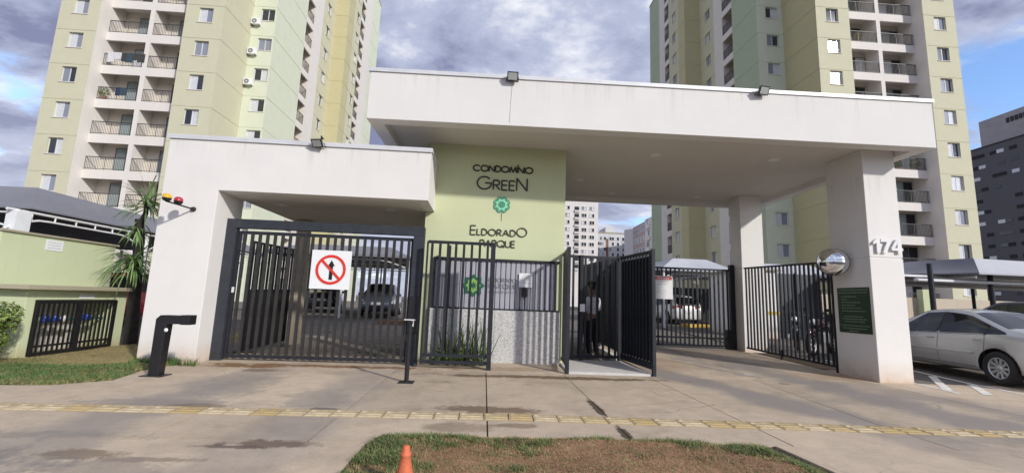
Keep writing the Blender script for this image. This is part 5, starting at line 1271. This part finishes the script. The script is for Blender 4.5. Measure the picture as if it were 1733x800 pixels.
# ------------------------------------------------------------------ cars
def interp(tab, x):
    """smooth monotone interpolation through (x, value) pairs"""
    if x <= tab[0][0]: return tab[0][1]
    for (a, va), (c, vc) in zip(tab, tab[1:]):
        if x <= c:
            t = (x-a)/(c-a); return va+(vc-va)*t
    return tab[-1][1]
def smooth_tab(tab, n=3):
    xs_ = [tab[0][0]+(tab[-1][0]-tab[0][0])*i/90 for i in range(91)]; v = [interp(tab, x) for x in xs_]
    for _ in range(n): v = [v[0]]+[(v[i-1]+2*v[i]+v[i+1])/4 for i in range(1, len(v)-1)]+[v[-1]]
    return list(zip(xs_, v))
KINDS = {
 # x runs from the rear (-) to the front (+); roofline, waist, half width
 'sedan': dict(L=4.45, top=[(-2.22, .72), (-2.16, .95), (-1.55, 1.04), (-1.40, 1.06), (-.62, 1.37), (-.1, 1.43), (.45, 1.40), (1.32, 1.00), (1.85, .88), (2.10, .74), (2.22, .55)], belt=[(-2.2, .90), (-1, .93), (.9, .88), (2.2, .70)],
               wid=[(-2.22, .62), (-2.05, .78), (-1.4, .85), (0, .865), (1.3, .85), (1.95, .76), (2.22, .58)], axles=(-1.28, 1.34), rw=.315,
               side=[[(-1.42, .96), (-1.36, 1.03), (-1.10, 1.175), (-1.10, .945)], [(-1.07, .945), (-1.07, 1.19), (-.70, 1.335), (-.10, 1.375), (-.10, .915)], [(-.03, .915), (-.03, 1.375), (.38, 1.345), (.99, .98), (.99, .895)]], rear=(-1.38, -.66), wind=(.50, 1.24), tail=(-2.19, .70, .88)),
 'hatch': dict(L=4.1, top=[(-2.05, .70), (-2.02, 1.0), (-1.72, 1.30), (-1.35, 1.45), (-.5, 1.52), (.2, 1.50), (1.22, 1.04), (1.75, .92), (1.98, .76), (2.05, .55)], belt=[(-2.05, 1.0), (-1, .97), (1, .92), (2.05, .72)],
               wid=[(-2.05, .66), (-1.9, .80), (-1.3, .86), (0, .87), (1.2, .85), (1.8, .76), (2.05, .58)], axles=(-1.25, 1.28), rw=.315,
               side=[[(-1.58, 1.03), (-1.45, 1.22), (-1.05, 1.36), (-1.0, .98)], [(-.97, .98), (-.97, 1.37), (-.10, 1.42), (-.10, .95)], [(-.03, .95), (-.03, 1.42), (.25, 1.39), (.95, 1.02), (.95, .93)]], rear=(-2.0, -1.55), wind=(.30, 1.15), tail=(-2.0, .78, 1.02)),
 'suv': dict(L=4.4, top=[(-2.2, .75), (-2.16, 1.1), (-2.0, 1.42), (-1.7, 1.62), (-.5, 1.68), (.25, 1.65), (1.15, 1.14), (1.85, 1.02), (2.12, .82), (2.2, .55)], belt=[(-2.2, 1.08), (-1, 1.06), (1, 1.02), (2.2, .8)],
             wid=[(-2.2, .72), (-2.05, .86), (-1.3, .90), (0, .91), (1.2, .89), (1.9, .80), (2.2, .62)], axles=(-1.3, 1.32), rw=.35,
             side=[[(-1.85, 1.12), (-1.75, 1.42), (-1.1, 1.54), (-1.05, 1.08)], [(-1.0, 1.08), (-1.0, 1.55), (-.1, 1.57), (-.1, 1.05)], [(-.03, 1.05), (-.03, 1.57), (.3, 1.53), (.93, 1.12), (.93, 1.02)]], rear=(-2.14, -1.8), wind=(.34, 1.08), tail=(-2.16, .85, 1.15)),
}
M['carglass'] = plain('car_glass', (0.008, 0.009, 0.011), 0.06, 0, spec=0.45)
M['lampglass'] = plain('headlamp', (0.55, 0.57, 0.60), 0.08, 0.1, coat=0.6); M['tail'] = plain('tail_lamp_red', (0.28, 0.012, 0.012), 0.12, coat=0.6)
M['seam'] = plain('seam_black', (0.012, 0.012, 0.012), 0.7); M['trim'] = plain('black_trim', (0.022, 0.022, 0.024), 0.55)
def paint(name, c, metal=0.0, rough=0.3): return plain(name, c, rough, metal, 0.03, 2, coat=0.8)
_wheel = {}
def wheel_meshes(r):
    if r in _wheel: return _wheel[r]
    t = MB(); t.smooth = True; t.lathe([(r*.63, -.09), (r*.80, -.105), (r*.95, -.095), (r, -.06), (r, .06), (r*.95, .095), (r*.80, .105), (r*.63, .09), (r*.60, 0), (r*.63, -.09)], 32, 'y')
    rm = MB(); rm.smooth = True; rm.lathe([(r*.64, .085), (r*.61, .095), (r*.575, .085), (r*.56, .03), (r*.56, -.08)], 32, 'y'); rm.smooth = False
    for k in range(10):
        a = math.pi*2*k/10; ca_, sa_ = math.cos(a), math.sin(a); w0, w1 = .020, .028
        P = lambda q, w, y: (q*ca_-w*sa_, y, q*sa_+w*ca_)
        rm.add([P(.05, -w0, .065), P(.05, w0, .065), P(r*.57, w1, .078), P(r*.57, -w1, .078), P(.05, -w0, .03), P(.05, w0, .03), P(r*.57, w1, .04), P(r*.57, -w1, .04)], [(0, 1, 2, 3), (0, 4, 5, 1), (1, 5, 6, 2), (2, 6, 7, 3), (3, 7, 4, 0)])
    rm.smooth = True; rm.lathe([(.0, .078), (.04, .075), (.065, .06), (.068, .02)], 18, 'y')
    hb_ = MB(); hb_.lathe([(0, -.02), (r*.56, -.02)], 20, 'y'); 
    _wheel[r] = (t.mesh('tyre', M['rubber']), rm.mesh('rim', M['wheelalloy']), hb_.mesh('brake_disc', M['dark'])); return _wheel[r]
def car(name, label, cat, kind, pnt, loc, yaw, group=None, extra=None):
    K = KINDS[kind]; t = thing(name, label, cat, loc, yaw, group); WL[t] = Vector()
    top = smooth_tab(K['top'], 2); wid = smooth_tab(K['wid'], 3); belt = K['belt']; L2 = K['L']/2
    def ring(x):
        w = interp(wid, x); zt = interp(top, x); zb = .20+.06*max(0, abs(x)-L2+.55)/.55; bl = min(interp(belt, x), zt-.05)
        cab = max(0.0, min(1.0, (zt-bl-.05)/.42)); wr = w*(.90-.24*cab)
        mid = zb+(bl-zb)*.52
        return [(w*.80, zb), (w*.955, zb+.05), (w*.985, (zb+mid)/2), (w, mid), (w*.992, mid+.06), (w*.97, (mid+bl)/2+.04), (w*.945, bl), (wr+(w*.935-wr)*.42, bl+(zt-.06-bl)*.55), (wr, zt-.06), (wr*.93, zt-.022), (wr*.72, zt-.004), (0, zt+.012)]
    xs_ = [-L2+K['L']*i/56 for i in range(57)]; b = MB(); b.smooth = True; n = 12
    V = []
    for x in xs_:
        q = ring(x); V += [(x, y, z) for y, z in q]+[(x, -y, z) for y, z in reversed(q[:-1])]
    m_ = 2*n-1; F = []
    for i in range(len(xs_)-1):
        for j in range(m_): F.append((i*m_+j, i*m_+(j+1) % m_, (i+1)*m_+(j+1) % m_, (i+1)*m_+j))
    F += [tuple(range(m_)), tuple((len(xs_)-1)*m_+j for j in reversed(range(m_)))]
    b.add(V, F); body = b.build('body', [pnt, M['trim']], t, local=True, fix=True)
    # cut the wheel arches
    for ax in K['axles']:
        cb2 = MB(); cb2.smooth = False; cb2.cur = 1; cb2.lathe([(0, -1.2), (K['rw']+.055, -1.2), (K['rw']+.055, -.60), (0, -.60)], 28, 'y', (ax, 0, K['rw'])); cb2.lathe([(0, .60), (K['rw']+.055, .60), (K['rw']+.055, 1.2), (0, 1.2)], 28, 'y', (ax, 0, K['rw']))
        me = cb2.mesh('cutter', [pnt, M['trim']]); bb = bmesh.new(); bb.from_mesh(me); bmesh.ops.remove_doubles(bb, verts=bb.verts, dist=1e-5); bmesh.ops.recalc_face_normals(bb, faces=bb.faces); bb.to_mesh(me); bb.free()
        co_ = bpy.data.objects.new('cutter', me); COL.objects.link(co_); co_.parent = t
        md = body.modifiers.new('arch', 'BOOLEAN'); md.object = co_; md.operation = 'DIFFERENCE'; md.solver = 'EXACT'
        dg_ = bpy.context.evaluated_depsgraph_get(); nm = bpy.data.meshes.new_from_object(body.evaluated_get(dg_)); body.modifiers.clear(); body.data = nm; nm.name = 'body'; bpy.data.objects.remove(co_)
    def side_y(x, z):
        q = ring(x)
        for (y0, z0), (y1, z1) in zip(q, q[1:]):
            if z0 <= z <= z1 and z1 > z0: return y0+(y1-y0)*(z-z0)/(z1-z0)
        return q[8][0]
    def sidepatch(poly, off, nx=7, nz=5):
        """glass laid on the body side: polygon given in x-z, split into columns"""
        x0, x1 = min(p[0] for p in poly), max(p[0] for p in poly); res = []
        for sgn in (1, -1):
            V = []
            for i in range(nx+1):
                x = x0+(x1-x0)*(i/nx*.998+.001); zz = []
                for (a, c) in zip(poly, poly[1:]+poly[:1]):
                    if (a[0]-x)*(c[0]-x) <= 0 and a[0] != c[0]: zz.append(a[1]+(c[1]-a[1])*(x-a[0])/(c[0]-a[0]))
                cap = interp(top, x)-.068-off*2; lo, hi = min(min(zz), cap-.01), min(max(zz), cap)
                for j in range(nz+1):
                    z = lo+(hi-lo)*j/nz; V.append((x, sgn*(side_y(x, z)+off), z))
            res.append((V, [(i*(nz+1)+j, (i+1)*(nz+1)+j, (i+1)*(nz+1)+j+1, i*(nz+1)+j+1) for i in range(nx) for j in range(nz)]))
        return res
    for pl_ in K['side']:
        for V, F in sidepatch(pl_, .007):
            b = MB(); b.smooth = True; b.add(V, F); b.build('side_window', M['carglass'], t, local=True)
        cx = sum(p[0] for p in pl_)/len(pl_); cz = sum(p[1] for p in pl_)/len(pl_)
        for V, F in sidepatch([(cx+(p[0]-cx)*1.045+(.012 if p[0] > cx else -.012), cz+(p[1]-cz)*1.11) for p in pl_], .003):
            b = MB(); b.smooth = True; b.add(V, F); b.build('window_surround', M['trim'], t, local=True)
    def toppatch(x0, x1, nm, frac=.9):
        b = MB(); b.smooth = True; nx, ny = 8, 8; V = []
        for i in range(nx+1):
            x = x0+(x1-x0)*i/nx; q = ring(x); wr = q[8][0]
            for j in range(ny+1):
                y = (-1+2*j/ny)*wr*frac; a = abs(y); z = None
                for (ya, za), (yc, zc) in zip(q[8:], q[9:]):
                    if yc <= a <= ya: z = za+(zc-za)*(ya-a)/(ya-yc); break
                V.append((x, y, (z if z is not None else q[8][1])+.008))
        b.add(V, [(i*(ny+1)+j, (i+1)*(ny+1)+j, (i+1)*(ny+1)+j+1, i*(ny+1)+j+1) for i in range(nx) for j in range(ny)]); b.build(nm, M['carglass'], t, local=True)
    toppatch(*K['rear'], 'rear_window'); toppatch(*K['wind'], 'windscreen')
    # seams, handles, mouldings
    b = MB(); bms = {1: MB(), -1: MB()}
    for x in (K['side'][1][0][0]+.0, -.065, .98):
        for sgn in (1, -1):
            zs = [.30+.62*i/6 for i in range(7)]
            for za, zb_ in zip(zs, zs[1:]): b.quad((x-.004, sgn*(side_y(x, za)+.004), za), (x+.004, sgn*(side_y(x, za)+.004), za), (x+.004, sgn*(side_y(x, zb_)+.004), zb_), (x-.004, sgn*(side_y(x, zb_)+.004), zb_))
    for sgn in (1, -1):
        for i in range(20):
            xa, xb = -.85+1.85*i/20, -.85+1.85*(i+1)/20
            b.quad((xa, sgn*(side_y(xa, .30)+.003), .296), (xb, sgn*(side_y(xb, .30)+.003), .296), (xb, sgn*(side_y(xb, .30)+.003), .304), (xa, sgn*(side_y(xa, .30)+.003), .304))
            ya, yb = side_y(xa, .56), side_y(xb, .56); bms[sgn].add([(xa, sgn*(ya+.002), .53), (xb, sgn*(yb+.002), .53), (xb, sgn*(yb+.016), .54), (xa, sgn*(ya+.016), .54), (xa, sgn*(ya+.016), .575), (xb, sgn*(yb+.016), .575), (xb, sgn*(yb+.002), .585), (xa, sgn*(ya+.002), .585)], [(0, 1, 2, 3), (3, 2, 5, 4), (4, 5, 6, 7)])
    b.build('door_seams', M['seam'], t, local=True)['kind'] = 'stuff'
    for sgn in (1, -1):
        bms[sgn].build('side_moulding', pnt, t, local=True)
        for x in (K['side'][1][0][0]+.14, .10):
            z = interp(belt, x)-.105; h_ = MB(); h_.cbox((x, sgn*(side_y(x, z)+.014), z), (.17, .028, .028)); h_.build('door_handle', pnt, t, local=True, bevel=.008)
        mx = .86; mz = interp(belt, mx)+.06; h_ = MB(); h_.cbox((mx, sgn*(side_y(mx, mz)+.12), mz), (.12, .20, .13)); h_.build('mirror', pnt, t, local=True, bevel=.03)
    # lamps, bumpers, plates
    fx = L2-.33
    def lamp(nm, mt_, x0, x1, z0, z1):
        for sgn in (1, -1):
            b = MB(); b.smooth = True; V = []
            for i in range(6):
                x = x0+(x1-x0)*i/5
                for z in (z0, (z0+z1)/2, z1):
                    zl = min(z, interp(top, x)-.03); V.append((x, sgn*(side_y(x, zl)+.008), zl))
            b.add(V, [(i*3+j, (i+1)*3+j, (i+1)*3+j+1, i*3+j+1) for i in range(5) for j in range(2)])
            # wrap round the end of the car
            xe = x1 if abs(x1) > abs(x0) else x0; ye = side_y(xe, min((z0+z1)/2, interp(top, xe)-.03)); s2 = 1 if xe > 0 else -1
            b.quad((xe+s2*.012, sgn*(ye+.005), z0), (xe+s2*.012+s2*.03, sgn*ye*.55, z0+.01), (xe+s2*.03, sgn*ye*.55, min(z1, interp(top, xe))), (xe+s2*.012, sgn*(ye+.005), min(z1, interp(top, xe)-.01)))
            b.build(nm, mt_, t, local=True)
    lamp('headlight', M['lampglass'], fx-.18, L2-.015, .60, .76); tx, tz0, tz1 = K['tail']; lamp('tail_light', M['tail'], tx+.24, tx+.005, tz0, tz1)
    w = interp(wid, L2-.02)
    b = MB(); b.box(L2-.02, -w*.62, .36, L2+.012, w*.62, .50); b.build('grille', M['trim'], t, local=True, bevel=.02)
    b = MB(); b.box(L2-.02, -.2, .52, L2+.02, .2, .635); b.box(-L2-.02, -.2, .60, -L2+.02, .2, .715); b.build('number_plate', M['paper'], t, local=True)
    ty, rm, bd = wheel_meshes(K['rw'])
    for ax in K['axles']:
        for sgn in (1, -1):
            wy = interp(wid, ax)-.115; wo = MB(); wo.tube([(0, -.06, 0), (0, .0, 0)], .05, 8); we_ = wo.mesh('wheel', M['dark'])
            o = link('wheel', we_, t); o.location = (ax, sgn*wy, K['rw']); o.rotation_euler = (0, 0, 0 if sgn > 0 else math.pi)
            for nm, me in (('tyre', ty), ('rim', rm), ('brake_disc', bd)): sub(nm, me, o)
    return t
silver = paint('silver_paint', (0.51, 0.51, 0.50), 0.3, 0.28); whitec = paint('white_car_paint', (0.74, 0.74, 0.75)); greyc = paint('grey_blue_paint', (0.055, 0.065, 0.09), 0.3); darkc = paint('dark_car_paint', (0.02, 0.02, 0.024)); redc = paint('red_car_paint', (0.12, 0.01, 0.014))
car('parked_car', 'silver four door sedan parked beside the numbered column', 'car', 'sedan', silver, (10.75, 9.13, gz(9.1)-.01), R(83))
car('parked_car', 'dark tall car behind the silver sedan at the right edge', 'car', 'suv', darkc, (14.75, 11.2, gz(11.2)-.01), R(96))
car('parked_car', 'white hatchback seen from behind through the exit gate', 'car', 'hatch', whitec, (10.45, 24.2, gz(24.2)), R(92))
car('parked_car', 'blue grey car facing the vehicle gate under the inner carport', 'car', 'hatch', greyc, (-5.0, 22.0, gz(22)), R(-84))
car('parked_car', 'black car half hidden behind the prohibition sign', 'car', 'hatch', darkc, (-8.6, 24.5, gz(24.5)), R(-75))
car('parked_car', 'dark red car behind the palm trunk', 'car', 'hatch', redc, (-11.2, 14.8, gz(14.8)), R(75))

# ------------------------------------------------------------------ motorcycles behind the side fence
def motorcycle(label, loc, yaw, c):
    t = thing('motorcycle', label, 'motorcycle', loc, yaw, 'motorcycles behind the side fence'); WL[t] = Vector(); p = paint('moto_paint', c)
    for x in (-.62, .64):
        b = MB(); b.smooth = True; b.lathe([(.22, -.05), (.29, -.055), (.31, 0), (.29, .055), (.22, .05), (.22, -.05)], 22, 'y', (x, 0, .31)); wh = b.build('wheel', M['rubber'], t, local=True)
        b = MB(); b.lathe([(.225, -.03), (.20, 0), (.225, .03)], 20, 'y', (x, 0, .31)); b.lathe([(.0, -.06), (.06, -.05), (.06, .05), (0, .06)], 10, 'y', (x, 0, .31))
        for k in range(6): a = k*math.pi/3; b.beam((x, 0, .31), (x+.21*math.cos(a), 0, .31+.21*math.sin(a)), .025, .02)
        b.build('rim', M['alu'], wh, local=True)
    b = MB(); b.smooth = True; b.tube([(-.1, 0, .80), (.08, 0, .86), (.30, 0, .86), (.42, 0, .78)], [.05, .13, .14, .06], 12); b.build('tank', p, t, local=True)
    b = MB(); b.smooth = True; b.tube([(-.78, 0, .84), (-.5, 0, .80), (-.2, 0, .77), (0, 0, .80)], [.05, .12, .12, .07], 10); b.build('seat', M['black'], t, local=True)
    b = MB(); b.tube([(.64, .06, .31), (.42, .06, .95)], .022, 8); b.tube([(.64, -.06, .31), (.42, -.06, .95)], .022, 8); b.tube([(.40, 0, .92), (.1, 0, .55), (-.1, 0, .35), (-.62, 0, .31)], .03, 8); b.tube([(-.62, 0, .31), (-.45, 0, .75)], .025, 8); b.build('frame', M['gatebar'], t, local=True)
    b = MB(); b.cbox((.06, 0, .48), (.36, .26, .30)); b.build('engine', M['winframe'], t, local=True, bevel=.04)
    b = MB(); b.tube([(.15, -.12, .38), (-.2, -.15, .28), (-.7, -.16, .36)], [.025, .03, .05], 8); b.build('exhaust', M['alu'], t, local=True)
    b = MB(); b.tube([(.30, .36, 1.02), (.38, .2, 1.02), (.42, 0, .98), (.38, -.2, 1.02), (.30, -.36, 1.02)], .016, 8); b.build('handlebar', M['black'], t, local=True)
    for sgn in (1, -1):
        b = MB(); b.tube([(.37, .22*sgn, 1.03), (.36, .27*sgn, 1.2)], .008, 5); b.cbox((.36, .28*sgn, 1.22), (.02, .12, .08)); b.build('mirror', M['black'], t, local=True)
    b = MB(); b.smooth = True; b.lathe([(0, .08), (.07, .06), (.09, 0), (.0, -.03)], 14, 'x', (.52, 0, .90)); b.build('headlight', M['lampglass'], t, local=True)
    b = MB(); b.smooth = True; b.tube([(.28, 0, .60), (.45, 0, .68), (.75, 0, .66), (.92, 0, .52)], [.02, .08, .08, .03], 8); b.build('mudguard', p, t, local=True)
    b = MB(); b.cbox((-.86, 0, .98), (.36, .36, .28)); b.build('top_box', M['black'], t, local=True, bevel=.05)
motorcycle('dark motorcycle facing the lane behind the middle of the side fence', (9.55, 13.1, gz(13.1)), R(-125), (.02, .02, .025))
motorcycle('dark maroon motorcycle nearest the numbered column behind the side fence', (9.3, 11.7, gz(11.7)), R(-150), (.04, .008, .008))

# ------------------------------------------------------------------ traffic cone
tc = thing('traffic_cone', 'orange and white traffic cone standing in the grass bed', 'cone', (-0.462, 3.06, -0.04))
KX, KZ = 0.66, 0.80
b = MB(); b.smooth = True; b.lathe([(r_*KX, z_*KZ) for r_, z_ in [(.155, -.02), (.140, 0.02), (.118, .105), (.108, .11), (.084, .24), (.05, .37), (.047, .385), (.055, .395), (.05, .412), (.038, .43), (.034, .46), (.022, .47), (0, .472)]], 26, 'z', (-.462, 3.06, -.068))
b.build('cone', plain('faded_cone_orange', (0.60, 0.15, 0.065), .7, 0, .38, 16, bmp=.4), tc)
b = MB(); b.smooth = True; b.lathe([(.1185*KX+.002, .1*KZ), (.1095*KX+.002, .112*KZ), (.080*KX+.0025, .262*KZ)], 26, 'z', (-.462, 3.06, -.068)); b.build('band', plain('faded_band', (0.66, 0.52, 0.36), .7, 0, .3, 14), tc)
b = MB(); b.box(-.60, 2.925, -.06, -.325, 3.195, -.03); b.build('base', plain('cone_base', (.45, .10, .04), .8, 0, .3, 9), tc, bevel=.01)

# ------------------------------------------------------------------ the person inside the pedestrian gate
def skinned(name, joints, bones, mt, parent, sub_=1):
    me = bpy.data.meshes.new(name); names = list(joints); me.from_pydata([joints[k][0] for k in names], [(names.index(a), names.index(c)) for a, c in bones], [])
    o = bpy.data.objects.new(name, me); COL.objects.link(o)
    md = o.modifiers.new('skin', 'SKIN'); md.use_smooth_shade = True; md.branch_smoothing = .6
    for i, k in enumerate(names):
        r_ = joints[k][1]; me.skin_vertices[0].data[i].radius = r_ if isinstance(r_, tuple) else (r_, r_)
        me.skin_vertices[0].data[i].use_root = (i == 0)
    o.modifiers.new('sub', 'SUBSURF').levels = sub_; o.modifiers['sub'].render_levels = sub_
    dg_ = bpy.context.evaluated_depsgraph_get(); nm = bpy.data.meshes.new_from_object(o.evaluated_get(dg_)); bpy.data.objects.remove(o)
    nm.name = name; nm.materials.clear(); nm.materials.append(mt)
    for p in nm.polygons: p.use_smooth = True
    return link(name, nm, parent)
px, py = 2.47, 9.95; pz = gz(9.95)+.0
pe = thing('person', 'person in a pale lilac shirt and black trousers standing behind the pedestrian gate', 'person', (px, py, pz), R(28)); WL[pe] = Vector()
# seen from behind: the figure faces +y, weight on the left leg, head bent slightly down
sk = plain('skin', (0.30, 0.17, 0.11), .55); J = {
 'pelvis': ((0, 0, .90), (.125, .10)), 'belly': ((0, .0, 1.03), (.115, .09)), 'chest': ((0, .02, 1.22), (.14, .10)), 'neckb': ((0, .01, 1.38), (.06, .06)), 'neck': ((0, .03, 1.45), .048), 'jaw': ((0, .06, 1.51), (.062, .07)), 'head': ((0, .06, 1.585), (.072, .088)), 'crown': ((0, .05, 1.655), (.045, .055)),
 'nose': ((0, .155, 1.55), .014),
 'hipL': ((-.085, 0, .86), .085), 'kneeL': ((-.095, .03, .48), .056), 'ankleL': ((-.10, -.01, .09), .036), 'toeL': ((-.115, .13, .035), .03),
 'hipR': ((.085, 0, .86), .085), 'kneeR': ((.11, .07, .48), .056), 'ankleR': ((.12, -.03, .09), .036), 'toeR': ((.15, .11, .035), .03),
 'shL': ((-.165, .0, 1.34), .055), 'elL': ((-.22, -.01, 1.06), .040), 'wrL': ((-.20, .12, .86), .027), 'paL': ((-.195, .15, .80), (.020, .034)),
 'shR': ((.165, .0, 1.34), .055), 'elR': ((.235, .03, 1.08), .040), 'wrR': ((.17, .25, 1.02), .027), 'paR': ((.155, .31, 1.01), (.020, .034))}
B = [('pelvis', 'belly'), ('belly', 'chest'), ('chest', 'neckb'), ('neckb', 'neck'), ('neck', 'jaw'), ('jaw', 'head'), ('head', 'crown'), ('jaw', 'nose'), ('pelvis', 'hipL'), ('hipL', 'kneeL'), ('kneeL', 'ankleL'), ('ankleL', 'toeL'), ('pelvis', 'hipR'), ('hipR', 'kneeR'), ('kneeR', 'ankleR'), ('ankleR', 'toeR'),
     ('chest', 'shL'), ('shL', 'elL'), ('elL', 'wrL'), ('wrL', 'paL'), ('chest', 'shR'), ('shR', 'elR'), ('elR', 'wrR'), ('wrR', 'paR')]
for sd, d, side_v in (('L', Vector((.02, .35, -.94)), Vector((.1, .9, .35))), ('R', Vector((-.2, .97, -.1)), Vector((.3, .1, .95)))):
    base = Vector(J['pa'+sd][0]); d.normalize(); side_v.normalize(); curl = d.cross(side_v).normalized()*(1 if sd == 'L' else -1)
    for i, (o_, l) in enumerate(((-.028, .062), (-.010, .074), (.009, .078), (.027, .070))):
        a = base+side_v*o_+d*.035; m1 = a+d*l*.55+curl*.006; e = m1+d*l*.42+curl*.020
        for nm, p, r_ in (('a', a, .0095), ('b', m1, .0085), ('c', e, .0070)): J['f%s%d%s' % (sd, i, nm)] = (tuple(p), r_)
        B += [('pa'+sd, 'f%s%da' % (sd, i)), ('f%s%da' % (sd, i), 'f%s%db' % (sd, i)), ('f%s%db' % (sd, i), 'f%s%dc' % (sd, i))]
    a = base+side_v*.036-d*.012; e = a+(d*.6+side_v*.7+curl*.3).normalized()*.045
    J['t%sa' % sd] = (tuple(a), .011); J['t%sb' % sd] = (tuple(e), .009); B += [('pa'+sd, 't%sa' % sd), ('t%sa' % sd, 't%sb' % sd)]
skinned('body', J, B, sk, pe)
shirt = plain('lilac_shirt', (0.82, 0.80, 0.88), .85, 0, .12, 9, bmp=.4)
JS = {'pelvis': ((0, .0, .93), (.150, .125)), 'belly': ((0, 0, 1.05), (.142, .118)), 'chest': ((0, .01, 1.22), (.165, .125)), 'yoke': ((0, .0, 1.345), (.115, .09)), 'col': ((0, .02, 1.40), (.066, .062)),
      'shL': ((-.17, 0, 1.335), .072), 'elL': ((-.222, -.01, 1.09), .058), 'slL': ((-.222, .01, 1.03), .056), 'shR': ((.17, 0, 1.335), .072), 'elR': ((.236, .03, 1.10), .058), 'slR': ((.228, .06, 1.06), .054)}
skinned('shirt', JS, [('pelvis', 'belly'), ('belly', 'chest'), ('chest', 'yoke'), ('yoke', 'col'), ('chest', 'shL'), ('shL', 'elL'), ('elL', 'slL'), ('chest', 'shR'), ('shR', 'elR'), ('elR', 'slR')], shirt, pe)
tr_ = plain('black_trousers', (0.012, 0.012, 0.016), .8)
JT = {'waist': ((0, 0, .95), (.137, .112)), 'pelvis': ((0, 0, .86), (.145, .118)), 'hipL': ((-.088, 0, .78), .092), 'kneeL': ((-.096, .028, .48), .072), 'anL': ((-.10, -.01, .10), .060), 'hipR': ((.088, 0, .78), .092), 'kneeR': ((.112, .068, .48), .072), 'anR': ((.12, -.03, .10), .060)}
skinned('trousers', JT, [('pelvis', 'waist'), ('pelvis', 'hipL'), ('hipL', 'kneeL'), ('kneeL', 'anL'), ('pelvis', 'hipR'), ('hipR', 'kneeR'), ('kneeR', 'anR')], tr_, pe)
hair = plain('dark_hair', (0.012, 0.009, 0.008), .6)
skinned('hair', {'c': ((0, .035, 1.615), (.079, .088)), 't': ((0, .04, 1.672), (.055, .065)), 'b': ((0, .0, 1.53), (.060, .045))}, [('c', 't'), ('c', 'b')], hair, pe)
for sd, a, e in (('L', (-.10, -.05, .045), (-.118, .15, .032)), ('R', (.12, -.07, .045), (.155, .13, .032))):
    skinned('shoe', {'h': (a, (.042, .045)), 'm': (tuple((Vector(a)+Vector(e))/2), (.046, .040)), 't': (e, (.042, .030))}, [('h', 'm'), ('m', 't')], M['black'], pe)
